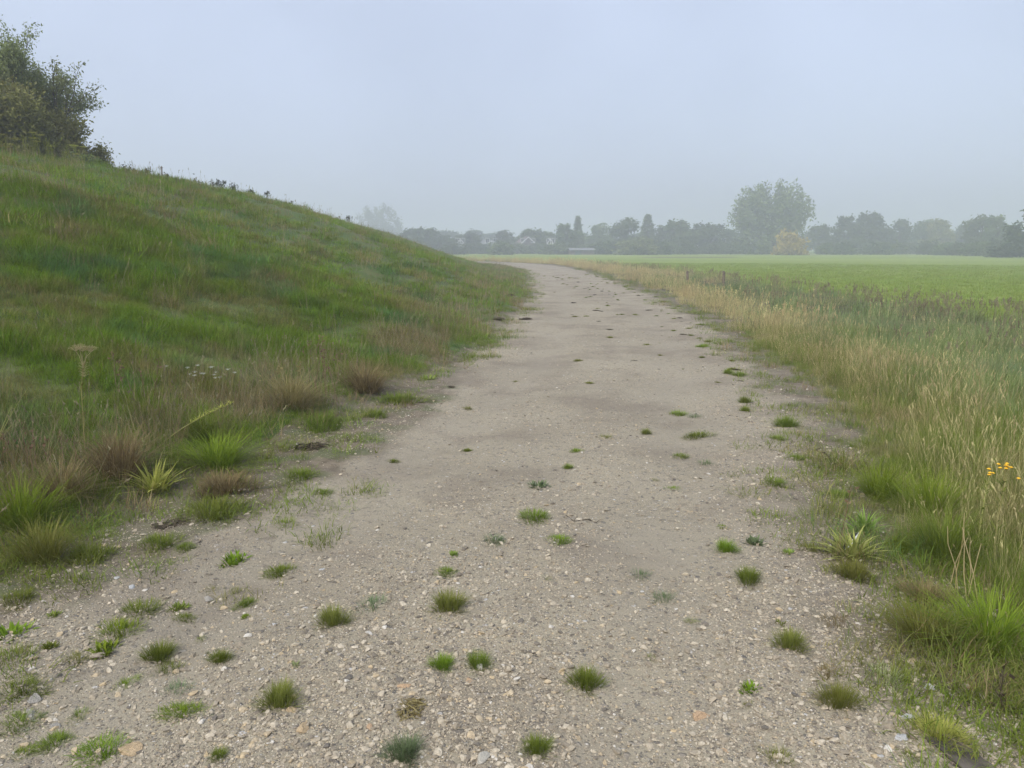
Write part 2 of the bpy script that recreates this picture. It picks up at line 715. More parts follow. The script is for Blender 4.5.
edge = np.maximum(-U - edge_l(S) + 1.0 * sstep(2.2, 3.2, S) * (1 - sstep(7, 11, S)) * sstep(-1.5, -0.3, -U - edge_l(S)) * (U < 0), U - edge_r(S) + 0.15)
Z = Z - 0.06 * sstep(0.75, 1.1, np.maximum(-U - edge_l(S), U - edge_r(S)))
path = sheet('gravel_path', X, Y, Z, {'edge': edge, 'across': U}, gravel_material())
tag(path, 'pale stony gravel path curving left round the grassy bank', 'path', kind='structure')


# ------------------------------------------------------------------ scattering of what nobody could count
def scatter(name, label, cat, pts, rot, scl, protos):
    """one object that draws small source meshes on its own points"""
    me = bpy.data.meshes.new(name)
    me.from_pydata(pts.tolist(), [], [])
    a = me.attributes.new('rot', 'FLOAT_VECTOR', 'POINT')
    a.data.foreach_set('vector', rot.astype(np.float32).ravel())
    a = me.attributes.new('scl', 'FLOAT_VECTOR', 'POINT')
    if scl.ndim == 1:
        scl = np.repeat(scl[:, None], 3, 1)
    a.data.foreach_set('vector', scl.astype(np.float32).ravel())
    a = me.attributes.new('pick', 'INT', 'POINT')
    a.data.foreach_set('value', RNG.integers(0, len(protos), len(pts)).astype(np.int32))
    o = link(name, me)
    tag(o, label, cat, kind='stuff')
    ng = bpy.data.node_groups.new(name + '_scatter', 'GeometryNodeTree')
    ng.interface.new_socket('Geometry', in_out='INPUT', socket_type='NodeSocketGeometry')
    ng.interface.new_socket('Geometry', in_out='OUTPUT', socket_type='NodeSocketGeometry')
    gi = ng.nodes.new('NodeGroupInput')
    go = ng.nodes.new('NodeGroupOutput')
    iop = ng.nodes.new('GeometryNodeInstanceOnPoints')
    jn = ng.nodes.new('GeometryNodeJoinGeometry')
    for pm in protos:
        po = bpy.data.objects.new(pm.name, pm)
        oi = ng.nodes.new('GeometryNodeObjectInfo')
        oi.inputs['Object'].default_value = po
        oi.inputs['As Instance'].default_value = False
        g2i = ng.nodes.new('GeometryNodeGeometryToInstance')
        ng.links.new(oi.outputs['Geometry'], g2i.inputs[0])
        ng.links.new(g2i.outputs[0], jn.inputs[0])

    def named(n, t):
        x = ng.nodes.new('GeometryNodeInputNamedAttribute')
        x.data_type = t
        x.inputs['Name'].default_value = n
        return x.outputs['Attribute']
    ng.links.new(gi.outputs[0], iop.inputs['Points'])
    ng.links.new(jn.outputs[0], iop.inputs['Instance'])
    iop.inputs['Pick Instance'].default_value = True
    ng.links.new(named('pick', 'INT'), iop.inputs['Instance Index'])
    ng.links.new(named('rot', 'FLOAT_VECTOR'), iop.inputs['Rotation'])
    ng.links.new(named('scl', 'FLOAT_VECTOR'), iop.inputs['Scale'])
    ng.links.new(iop.outputs[0], go.inputs[0])
    md = o.modifiers.new('scatter', 'NODES')
    md.node_group = ng
    return o


def wedge(n, r0, r1, power=1.0, half=52):
    """random ground points in front of the camera; power 2: even, power 0: evenly by the logarithm of distance"""
    q = RNG.random(n)
    if power == 0:
        r = r0 * (r1 / r0) ** q
    else:
        r = (r0 ** power + q * (r1 ** power - r0 ** power)) ** (1 / power)
    az = np.radians(RNG.uniform(-half, half, n))
    return r * np.sin(az), r * np.cos(az), r


def clump(name, mat, n, rad, L, W, lean, curve, segs=3, heads=0, headmat=None, head_len=0.06, head_w=0.008, seed=0, tint=(0.0, 1.0)):
    rg = np.random.default_rng(seed + 100)
    mb = MB()
    r = rad * np.sqrt(rg.random(n))
    th = rg.random(n) * 2 * PI
    base = np.stack([r * np.cos(th), r * np.sin(th), np.full(n, -0.015)], 1)
    az = th + rg.normal(0, 1.1, n)
    ln = rg.uniform(L[0], L[1], n)
    le = np.abs(rg.normal(lean[0], lean[1], n))
    cu = np.abs(rg.normal(curve[0], curve[1], n))
    blades(mb, base, ln, rg.uniform(W[0], W[1], n), az, le, cu, rg.uniform(tint[0], tint[1], n), segs)
    for k in range(heads):
        i = rg.integers(0, n)
        d = np.array([math.sin(le[i] * 0.6) * math.cos(az[i]), math.sin(le[i] * 0.6) * math.sin(az[i]), math.cos(le[i] * 0.6)])
        top = base[i] + d * ln[i] * rg.uniform(0.9, 1.25)
        mb.tube([base[i], base[i] + (top - base[i]) * 0.5 + [0.004, 0, 0], top], [W[1] * 0.45, W[1] * 0.35, W[1] * 0.25], 3, 0.8, 1)
        nn = 7
        for j in range(nn):
            q = top + d * head_len * (j / nn)
            sp = rg.normal(0, head_w, 3)
            V = np.array([q, q + d * head_len / 3 + sp, q + d * head_len / 2 + sp * 1.6, q + d * head_len / 4 - sp * 0.6])
            mb.quads(V[None], np.array([rg.uniform(0.3, 1)]), 1)
    return mb.mesh(name, [mat, headmat or mat])


G_BANK = leaf_mat('bank_grass', (0.105, 0.18, 0.01), (0.225, 0.31, 0.028), dry=(0.3, 0.22, 0.1), dry_amt=0.42, patch=0.9, other=(0.105, 0.2, 0.06), other_patch=0.8, other_amt=0.8, trans=0.4, var=0.6)
G_DRY = leaf_mat('dry_grass', (0.24, 0.165, 0.08), (0.42, 0.33, 0.18), var=0.4)
G_STRAW = leaf_mat('straw_grass', (0.36, 0.3, 0.11), (0.64, 0.55, 0.28), dry=(0.52, 0.4, 0.21), dry_amt=0.5, patch=0.35, var=0.4)
G_VERGE = leaf_mat('verge_grass', (0.11, 0.165, 0.015), (0.23, 0.275, 0.045), dry=(0.32, 0.26, 0.11), dry_amt=0.35, patch=1.1)
G_BLUE = leaf_mat('verge_blue_grass', (0.1, 0.15, 0.03), (0.34, 0.4, 0.16), dry=(0.24, 0.2, 0.11), dry_amt=0.25, patch=0.8, other=(0.15, 0.21, 0.115), other_patch=0.5, other_amt=0.6)
G_SEED = leaf_mat('seed_head', (0.165, 0.14, 0.075), (0.3, 0.265, 0.15), var=0.4)
G_CROP = leaf_mat('crop', (0.18, 0.25, 0.035), (0.3, 0.36, 0.075), var=0.3)


def rotz(n, tilt=0.12):
    r = RNG.normal(0, tilt, (n, 3))
    r[:, 2] = RNG.random(n) * 2 * PI
    return r


bank_near = [clump('bank_clump', G_BANK, 50, 0.10, (0.045, 0.15), (0.0025, 0.005), (0.55, 0.35), (0.8, 0.4), 3, seed=k) for k in range(5)]
bank_far = [clump('bank_mat', G_BANK, 110, 0.42, (0.08, 0.2), (0.008, 0.016), (0.6, 0.35), (0.7, 0.4), 2, seed=20 + k) for k in range(4)]
dry_near = [clump('dry_clump', G_DRY, 16, 0.10, (0.15, 0.38), (0.0015, 0.003), (0.3, 0.3), (0.4, 0.3), 3, heads=2, headmat=G_SEED, head_len=0.05, head_w=0.003, seed=40 + k) for k in range(4)]
dry_far = [clump('dry_mat', G_DRY, 40, 0.4, (0.2, 0.42), (0.005, 0.009), (0.25, 0.2), (0.4, 0.3), 2, heads=3, headmat=G_SEED, head_len=0.08, head_w=0.008, seed=60 + k) for k in range(3)]

# --- the bank's grass
x, y, r = wedge(int(52000 * DENS), 2.4, 15, 1.0)
u, s = path_us(x, y)
t = -u - edge_l(s)
nz = fbm(x, y, 0.7, 41)
keep = RNG.random(len(x)) < sstep(0.0, 0.45, t + (nz - 0.5) * 0.9)
keep &= t < RUN + 3
x, y, r, t, u, s, nz = [q[keep] for q in (x, y, r, t, u, s, nz)]
z = height_us(u, s, x, y)
scl = (0.2 + 1.4 * fbm(x, y, 0.6, 43)) * (0.55 + 0.45 * sstep(0.1, 1.0, t)) * (1 + 0.03 * r) * (0.8 + 0.4 * RNG.random(len(x)))
scatter('bank_grass', 'thick green grass covering the near slope of the bank', 'grass', np.stack([x, y, z], 1), rotz(len(x)), scl, bank_near)
x, y, r = wedge(int(46000 * DENS), 12, 125, 1.25)
u, s = path_us(x, y)
t = -u - edge_l(s)
keep = (t > 0.1 + 0.5 * RNG.random(len(x))) & (t < RUN + 4)
x, y, r, t, u, s = [q[keep] for q in (x, y, r, t, u, s)]
z = height_us(u, s, x, y)
scl = (0.5 + 0.85 * fbm(x, y, 1.0, 44)) * (0.8 + 0.4 * RNG.random(len(x))) * (0.65 + 0.35 * sstep(0.1, 1.2, t))
scatter('far_bank_grass', 'rough green grass on the far slope of the bank', 'grass', np.stack([x, y, z], 1), rotz(len(x)), scl, bank_far)
# --- dry stems: at the foot of the bank, in patches and towards the crest
x, y, r = wedge(int(30000 * DENS), 2.6, 15, 1.0)
u, s = path_us(x, y)
t = -u - edge_l(s)
w = 0.95 * np.exp(-((t - 0.7) / 0.55) ** 2) * (0.35 + 0.65 * sstep(0.35, 0.55, fbm(x, y, 0.8, 46))) + 0.04 + 0.2 * sstep(0.55, 0.7, fbm(x, y, 1.6, 47)) + 0.12 * sstep(5, 10, t)
keep = (RNG.random(len(x)) < w * sstep(0.15, 0.5, t + (fbm(x, y, 0.6, 48) - 0.5) * 0.8)) & (t < RUN + 3) & (RNG.random(len(x)) < 0.6)
x, y, r, t, u, s = [q[keep] for q in (x, y, r, t, u, s)]
z = height_us(u, s, x, y)
scl = (0.5 + 0.6 * RNG.random(len(x))) * (1 + 0.02 * r)
scatter('dry_bank_grass', 'dry brown grass stems at the foot of the bank', 'grass', np.stack([x, y, z], 1), rotz(len(x), 0.2), scl, dry_near)
x, y, r = wedge(int(14000 * DENS), 13, 125, 1.25)
u, s = path_us(x, y)
t = -u - edge_l(s)
w = 0.95 * np.exp(-((t - 0.9) / 0.9) ** 2) + 0.06 + 0.3 * sstep(0.5, 0.66, fbm(x, y, 3.2, 49)) + 0.25 * sstep(5, 10, t) + 0.5 * sstep(45, 65, y) + 0.6 * sstep(22, 32, s) * (1 - sstep(1.5, 4, t))
keep = (RNG.random(len(x)) < w) & (t > 0.25) & (t < RUN + 3)
x, y, r, t, u, s = [q[keep] for q in (x, y, r, t, u, s)]
z = height_us(u, s, x, y)
scl = (0.55 + 0.5 * RNG.random(len(x)))
scatter('far_dry_bank_grass', 'brown dry stems along the far bank and its crest', 'grass', np.stack([x, y, z], 1), rotz(len(x), 0.15), scl, dry_far)

# --- the verge right of the path
v_green = [clump('verge_clump', G_VERGE, 46, 0.11, (0.1, 0.34), (0.0025, 0.005), (0.32, 0.28), (0.7, 0.4), 4, seed=80 + k) for k in range(5)]
v_straw = [clump('straw_clump', G_STRAW, 24, 0.11, (0.18, 0.5), (0.0014, 0.0028), (0.36, 0.3), (0.5, 0.4), 4, heads=2, headmat=G_STRAW, head_len=0.06, head_w=0.003, seed=100 + k) for k in range(5)]
v_blue = [clump('blue_clump', G_BLUE, 36, 0.15, (0.18, 0.42), (0.004, 0.009), (0.3, 0.25), (0.8, 0.5), 4, seed=120 + k) for k in range(5)]
v_bluefar = [clump('blue_mat', G_BLUE, 90, 0.42, (0.2, 0.42), (0.009, 0.016), (0.28, 0.22), (0.7, 0.4), 3, seed=140 + k) for k in range(4)]
v_strawfar = [clump('straw_mat', G_STRAW, 90, 0.40, (0.2, 0.48), (0.004, 0.008), (0.26, 0.2), (0.4, 0.3), 3, heads=5, headmat=G_STRAW, head_len=0.1, head_w=0.01, seed=160 + k) for k in range(4)]
v_seed = [clump('seed_clump', G_BLUE, 8, 0.25, (0.32, 0.5), (0.004, 0.006), (0.1, 0.1), (0.3, 0.2), 3, heads=9, headmat=G_SEED, head_len=0.11, head_w=0.013, seed=180 + k) for k in range(4)]


def verge_points(n, r0, r1, power, weight, **kw):
    x, y, r = wedge(n, r0, r1, power, **kw)
    u, s = path_us(x, y)
    e = u - edge_r(s)
    q = (e) / (verge_end(s) - edge_r(s))
    keep = (RNG.random(len(x)) < weight(x, y, e, q, s)) & (q < 1.02 + 0.06 * RNG.random(len(x)))
    x, y, r, e, q, u, s = [k[keep] for k in (x, y, r, e, q, u, s)]
    return x, y, height_us(u, s, x, y), r, e, q, s


def grown(e, x, y, lo=0.35, over=1.3):
    return lo + (1 - lo) * sstep(0.1, over, e + (fbm(x, y, 0.8, 61) - 0.5) * 0.8)


x, y, z, r, e, q, s = verge_points(int(52000 * DENS), 2.2, 15, 1.0, lambda x, y, e, q, s: sstep(0.0, 0.5, e + (fbm(x, y, 0.6, 62) - 0.5) * 0.9) * (1 - 0.6 * sstep(1.6, 3.0, e + (fbm(x, y, 1.5, 63) - 0.5) * 1.5)) * (1 - 0.3 * sstep(4.5, 9, s)))
scatter('verge_grass', 'green grass tangled along the right edge of the path', 'grass', np.stack([x, y, z], 1), rotz(len(x)), grown(e, x, y, 0.3) * (0.7 + 0.5 * RNG.random(len(x))), v_green)
x, y, z, r, e, q, s = verge_points(int(36000 * DENS), 2.2, 17, 1.0, lambda x, y, e, q, s: sstep(0.1, 0.6, e + (fbm(x, y, 0.7, 64) - 0.5) * 0.9) * (0.1 + 0.32 * sstep(4, 7.5, s) + 0.4 * sstep(0.42, 0.62, fbm(x, y, 1.4, 65))) * (1 - 0.85 * sstep(1.1, 2.3, e + (fbm(x, y, 1.5, 66) - 0.5) * 1.6)))
scatter('verge_straw', 'tall straw coloured dry grass in the right verge', 'grass', np.stack([x, y, z], 1), rotz(len(x), 0.1), grown(e, x, y, 0.45) * (0.75 + 0.4 * RNG.random(len(x))), v_straw)
x, y, z, r, e, q, s = verge_points(int(30000 * DENS), 3.5, 18, 1.0, lambda x, y, e, q, s: sstep(1.0, 2.2, e + (fbm(x, y, 1.5, 67) - 0.5) * 1.4))
scatter('verge_leaves', 'dense blue green broad grass between the straw and the field', 'grass', np.stack([x, y, z], 1), rotz(len(x)), 0.75 + 0.4 * RNG.random(len(x)), v_blue)
x, y, z, r, e, q, s = verge_points(int(9000 * DENS), 15, 125, 1.2, lambda x, y, e, q, s: sstep(0.4, 2.0, e + (fbm(x, y, 3, 68) - 0.5) * 1.5) * (1 - 0.85 * sstep(34, 56, s)), half=45)
scatter('far_verge_leaves', 'green rough grass further along the right verge', 'grass', np.stack([x, y, z], 1), rotz(len(x)), 0.75 + 0.35 * RNG.random(len(x)), v_bluefar)
x, y, z, r, e, q, s = verge_points(int(18000 * DENS), 15, 125, 1.3, lambda x, y, e, q, s: sstep(0.15, 0.6, e) * np.maximum(1 - 0.93 * sstep(1.0, 2.4, e + (fbm(x, y, 3, 69) - 0.5) * 2.0 - 0.04 * np.maximum(s - 20, 0)), 0.95 * sstep(32, 52, s)), half=45)
scatter('far_verge_straw', 'dry tan grass beside the path further on', 'grass', np.stack([x, y, z], 1), rotz(len(x), 0.1), grown(e, x, y, 0.5, 0.9) * (0.7 + 0.35 * RNG.random(len(x))) * (1 + 0.5 * sstep(55, 80, s)), v_strawfar)
x, y, z, r, e, q, s = verge_points(int(9000 * DENS), 5, 80, 1.0, lambda x, y, e, q, s: sstep(0.55, 0.9, q) * 0.8 + 0.1 * sstep(0.2, 0.4, q), half=45)
scatter('verge_seed_heads', 'brown seed heads standing along the edge of the field', 'grass', np.stack([x, y, z], 1), rotz(len(x), 0.08), 0.75 + 0.35 * RNG.random(len(x)), v_seed)

# --- low weeds creeping over both margins of the path
x, y, r = wedge(int(60000 * DENS), 1.6, 60, 0.6, 50)
u, s = path_us(x, y)
e = np.maximum(-u - edge_l(s), u - edge_r(s))
pt = sstep(0.44, 0.58, fbm(x, y, 0.5, 91, 3))
corner = sstep(-0.5, -1.3, u) * (1 - sstep(3.4, 5.2, s)) * 1.0
keep = (RNG.random(len(x)) < pt * np.maximum(corner * sstep(0.46, 0.6, fbm(x, y, 0.3, 93)), sstep(-0.75, 0.1, e + (fbm(x, y, 1.7, 92) - 0.5) * 0.9))) & (e < 0.5)
x, y, r, u, s = [q[keep] for q in (x, y, r, u, s)]
low = [clump('low_weed', G_VERGE, 40, 0.13, (0.05, 0.13), (0.004, 0.008), (0.9, 0.4), (0.7, 0.4), 2, seed=220 + k) for k in range(4)]
scatter('margin_weeds', 'low weeds and moss creeping over both margins of the gravel', 'weeds', np.stack([x, y, height_us(u, s, x, y)], 1), rotz(len(x)), (0.35 + 0.6 * RNG.random(len(x))) * (1 + 0.025 * r), low)

x, y, r = wedge(int(40000 * DENS), 1.8, 60, 0.6, 50)
u, s = path_us(x, y)
e = np.maximum(-u - edge_l(s), u - edge_r(s))
w = sstep(0.5, 0.66, fbm(x, y, 0.42, 95, 3)) * sstep(-0.5, 0.05, e + (fbm(x, y, 1.2, 96) - 0.5) * 0.7) * (1 - sstep(0.5, 0.9, e))
keep = RNG.random(len(x)) < w
x, y, r, u, s = [q[keep] for q in (x, y, r, u, s)]
rag = [clump('edge_clump', m_, 34, 0.12, (0.08, 0.26), (0.003, 0.006), (0.6, 0.35), (0.8, 0.4), 3, seed=240 + k) for k, m_ in enumerate((G_VERGE, G_BANK, G_VERGE, G_DRY, G_BANK))]
scatter('edge_grass', 'ragged mixed grass spilling over the edges of the path', 'grass', np.stack([x, y, height_us(u, s, x, y)], 1), rotz(len(x)), (0.3 + 0.7 * RNG.random(len(x))) * (1 + 0.02 * r), rag)

# --- the young crop: low leaves near, the sheet's own colour far
crop = [clump('crop_clump', G_CROP, 40, 0.45, (0.06, 0.16), (0.012, 0.022), (0.4, 0.3), (0.8, 0.4), 2, seed=200 + k) for k in range(4)]
x, y, r = wedge(int(32000 * DENS), 10, 90, 1.0, 42)
u, s = path_us(x, y)
keep = u > verge_end(s) + 0.3
x, y, r = x[keep], y[keep], r[keep]
z = height(x, y)
scatter('crop_leaves', 'short bright green crop leaves in the field beyond the verge', 'crop', np.stack([x, y, z], 1), rotz(len(x)), 0.7 + 0.5 * RNG.random(len(x)), crop)


# --- loose stones of the path
def stone_mat(name, cols):
    m, nt, out = new_mat(name)
    N = NT(nt)
    rnd = N.n('ShaderNodeObjectInfo').outputs['Random']
    ramp = N.n('ShaderNodeValToRGB')
    e = ramp.color_ramp.elements
    ramp.color_ramp.interpolation = 'LINEAR'
    e[0].position, e[0].color = cols[0][0], (*cols[0][1], 1)
    e[1].position, e[1].color = cols[1][0], (*cols[1][1], 1)
    for q, c in cols[2:]:
        e.new(q).color = (*c, 1)
    N.l(rnd, ramp.inputs[0])
    v = N.noise(N.pos(), 90, 4, 0.65)
    c = N.mix(N.remap(v, 0.3, 0.75, 0, 0.5), ramp.outputs[0], (0.14, 0.115, 0.085))
    d = N.n('ShaderNodeBsdfPrincipled')
    N.l(c, d.inputs['Base Color'])
    d.inputs['Roughness'].default_value = 0.8
    d.inputs['Specular IOR Level'].default_value = 0.3
    b = N.n('ShaderNodeBump')
    b.inputs['Strength'].default_value = 0.5
    b.inputs['Distance'].default_value = 0.004
    N.l(v, b.inputs['Height'])
    N.l(b.outputs[0], d.inputs['Normal'])
    N.l(d.outputs[0], out.inputs[0])
    return m


def stone_mesh(name, mat, seed, flat=0.6, sub=1):
    import bmesh
    rg = np.random.default_rng(seed)
    bm = bmesh.new()
    bmesh.ops.create_icosphere(bm, subdivisions=sub + 1, radius=0.5)
    P = np.array([v.co[:] for v in bm.verts])
    for _ in range(9):                     # chip flat faces off
        d = rg.normal(0, 1, 3)
        d /= np.linalg.norm(d)
        lim = rg.uniform(0.18, 0.4)
        k = P @ d
        P = P - np.outer(np.maximum(k - lim, 0), d)
    P *= np.array([1.0, rg.uniform(0.6, 0.95), flat * rg.uniform(0.6, 1.0)])
    P += rg.normal(0, 0.012, P.shape)
    for v, p in zip(bm.verts, P):
        v.co = p
    me = bpy.data.meshes.new(name)
    bm.to_mesh(me)
    bm.free()
    me.materials.append(mat)
    return me


STONE = stone_mat('path_stone', [(0.0, (0.13, 0.115, 0.095)), (0.2, (0.28, 0.23, 0.16)), (0.55, (0.43, 0.36, 0.255)), (0.86, (0.57, 0.49, 0.36)), (0.91, (0.5, 0.38, 0.22)), (0.965, (0.52, 0.41, 0.26)), (0.98, (0.62, 0.57, 0.48))])
pebbles = [stone_mesh('pebble', STONE, 300 + k, 0.45) for k in range(8)]
x, y, r = wedge(int(420000 * DENS), 1.5, 16, 0, 50)
u, s = path_us(x, y)
ed = np.maximum(-u - edge_l(s), u - edge_r(s))
coarse = sstep(0.42, 0.66, fbm(x, y, 0.9, 71)) * 0.6 + 0.9 * (1 - sstep(2.4, 4.2, y)) + 0.7 * np.exp(-((u - 1.9) / 0.5) ** 2) + 0.35 * np.exp(-((u + 1.9) / 0.4) ** 2)
keep = (RNG.random(len(x)) < np.clip(0.2 + 0.8 * coarse, 0, 1) * (1 - 0.6 * np.exp(-((np.abs(u) - 0.95) / 0.28) ** 2))) & (ed < 0.55)
x, y, u, s, coarse, r = [q[keep] for q in (x, y, u, s, coarse, r)]
n = len(x)
sz = 0.005 * np.exp(RNG.exponential(0.36, n)) * (0.85 + 0.35 * np.clip(coarse, 0, 1)) * (1 + 0.04 * r)
sz = np.minimum(sz, 0.042)
z = height_us(u, s, x, y) + 0.004 + (fbm(x, y, 0.11, 51, 3) - 0.5) * 0.022 + sz * 0.06
scatter('gravel', 'loose tan and grey stones scattered over the path', 'gravel', np.stack([x, y, z], 1), rotz(n, 0.25), sz, pebbles)


# ================================================================== things
F_VIVID = leaf_mat('vivid_tuft', (0.13, 0.2, 0.012), (0.25, 0.32, 0.03))
F_GREEN = leaf_mat('green_tuft', (0.11, 0.155, 0.016), (0.215, 0.255, 0.038))
F_OLIVE = leaf_mat('olive_tuft', (0.14, 0.16, 0.022), (0.26, 0.255, 0.06))
F_BLUE = leaf_mat('bluish_tuft', (0.12, 0.175, 0.075), (0.21, 0.265, 0.125))
F_PALE = leaf_mat('pale_tuft', (0.24, 0.27, 0.1), (0.4, 0.41, 0.19))
F_YELLOW = leaf_mat('yellow_tuft', (0.3, 0.33, 0.06), (0.5, 0.47, 0.12))
F_BROWN = leaf_mat('brown_tuft', (0.17, 0.125, 0.05), (0.33, 0.27, 0.12))
F_PALEL = leaf_mat('pale_lime_tuft', (0.28, 0.31, 0.07), (0.45, 0.45, 0.14))
F_LIME = leaf_mat('lime_tuft', (0.16, 0.24, 0.035), (0.3, 0.36, 0.08))
F_DARK = leaf_mat('dark_debris', (0.05, 0.038, 0.024), (0.12, 0.095, 0.06), trans=0.05)
M_STEM = leaf_mat('weed_stem', (0.27, 0.26, 0.08), (0.4, 0.37, 0.14), trans=0.1)
M_DRYSTEM = leaf_mat('dry_stem', (0.17, 0.11, 0.06), (0.3, 0.22, 0.13), trans=0.1)
M_FLOWER = plain_mat('yellow_petals', (0.75, 0.42, 0.02), 0.6, 0.15, 60)
M_WHITE = plain_mat('white_florets', (0.62, 0.64, 0.55), 0.7, 0.12, 60)
M_UMBEL = leaf_mat('umbel', (0.45, 0.38, 0.2), (0.68, 0.6, 0.36))
M_WOOD = plain_mat('weathered_wood', (0.16, 0.125, 0.09), 0.85, 0.4, 12, 0.4)
M_BARK = plain_mat('bark', (0.085, 0.07, 0.055), 0.9, 0.35, 6, 0.6)
M_BARKPALE = plain_mat('pale_bark', (0.16, 0.145, 0.12), 0.9, 0.3, 6, 0.6)

_tufts = {}


def tuft_mesh(kind, mat, seed):
    """a tuft about one unit across"""
    key = (kind, mat.name, seed)
    if key in _tufts:
        return _tufts[key]
    rg = np.random.default_rng(seed + 7)
    mb = MB()

    def go(n, rad, L, W, lean, curve, segs=3, el=1.0):
        r = rad * np.sqrt(rg.random(n)) * (0.75 + 0.25 * np.sin(rg.integers(2, 5) * (th := rg.random(n) * 2 * PI) + rg.random() * 6))
        base = np.stack([r * np.cos(th), r * np.sin(th) * el, np.full(n, -0.03)], 1)
        az = th + rg.normal(0, 0.6, n)
        le = np.clip(lean[0] * r / rad + rg.normal(0, lean[1], n), 0, 1.45)
        blades(mb, base, rg.uniform(L[0], L[1], n), rg.uniform(W[0], W[1], n), az, np.abs(le), np.abs(rg.normal(curve[0], curve[1], n)), rg.random(n), segs)
    if kind == 'dense':
        go(800, 0.32, (0.22, 0.52), (0.009, 0.016), (0.85, 0.25), (0.5, 0.3))
    elif kind == 'flat':
        go(520, 0.5, (0.1, 0.28), (0.009, 0.017), (0.9, 0.4), (0.8, 0.4), 3, rg.uniform(0.55, 0.8))
        go(160, 0.28, (0.15, 0.34), (0.009, 0.016), (0.7, 0.4), (0.8, 0.4), 3)
    elif kind == 'wisp':
        go(260, 0.46, (0.14, 0.34), (0.008, 0.014), (0.9, 0.4), (0.6, 0.4), 3, rg.uniform(0.6, 0.9))
    elif kind == 'leafy':
        go(70, 0.36, (0.16, 0.32), (0.07, 0.13), (1.0, 0.3), (0.6, 0.3), 3)
    elif kind == 'rosette':
        go(60, 0.10, (0.4, 0.62), (0.035, 0.07), (0.9, 0.35), (0.7, 0.3), 4)
        go(50, 0.2, (0.2, 0.4), (0.03, 0.05), (0.8, 0.3), (0.6, 0.3), 3)
    elif kind == 'tussock':
        go(620, 0.24, (0.4, 0.85), (0.007, 0.013), (0.8, 0.28), (0.8, 0.4), 4)
    elif kind == 'debris':
        for _ in range(70):
            a = rg.random() * 2 * PI
            r = 0.4 * math.sqrt(rg.random())
            p = np.array([r * math.cos(a), 0.6 * r * math.sin(a), rg.uniform(0, 0.12) * (1 - r)])
            b = rg.random() * 2 * PI
            d = np.array([math.cos(b), math.sin(b), rg.normal(0.05, 0.2)]) * rg.uniform(0.06, 0.2)
            mb.tube([p - d, p + [0, 0, 0.02], p + d], [0.012, 0.014, 0.006], 3, rg.random())
        go(50, 0.4, (0.1, 0.22), (0.02, 0.05), (1.2, 0.3), (0.5, 0.3), 2)
    me = mb.mesh(kind + '_tuft', mat)
    _tufts[key] = me
    return me


def depth_of(p):
    return p[1] * CP + (CAM_H - p[2]) * SP


def tuft(px, py, w, kind, mat, label=None, group=None, name='grass_tuft', cat='grass tuft', hz=1.0):
    p = at(px, py)
    sc = 1.15 * w * depth_of(p) / FPX
    me = tuft_mesh(kind, mat, hash_seed(px, py) % 4)
    o = link(name, me, None, p, hash_seed(py, px) % 628 / 100.0, (sc, sc, sc * hz))
    tag(o, label, cat, group)
    return o


def hash_seed(a, b):
    return int(a * 7919 + b * 104729 + 13)


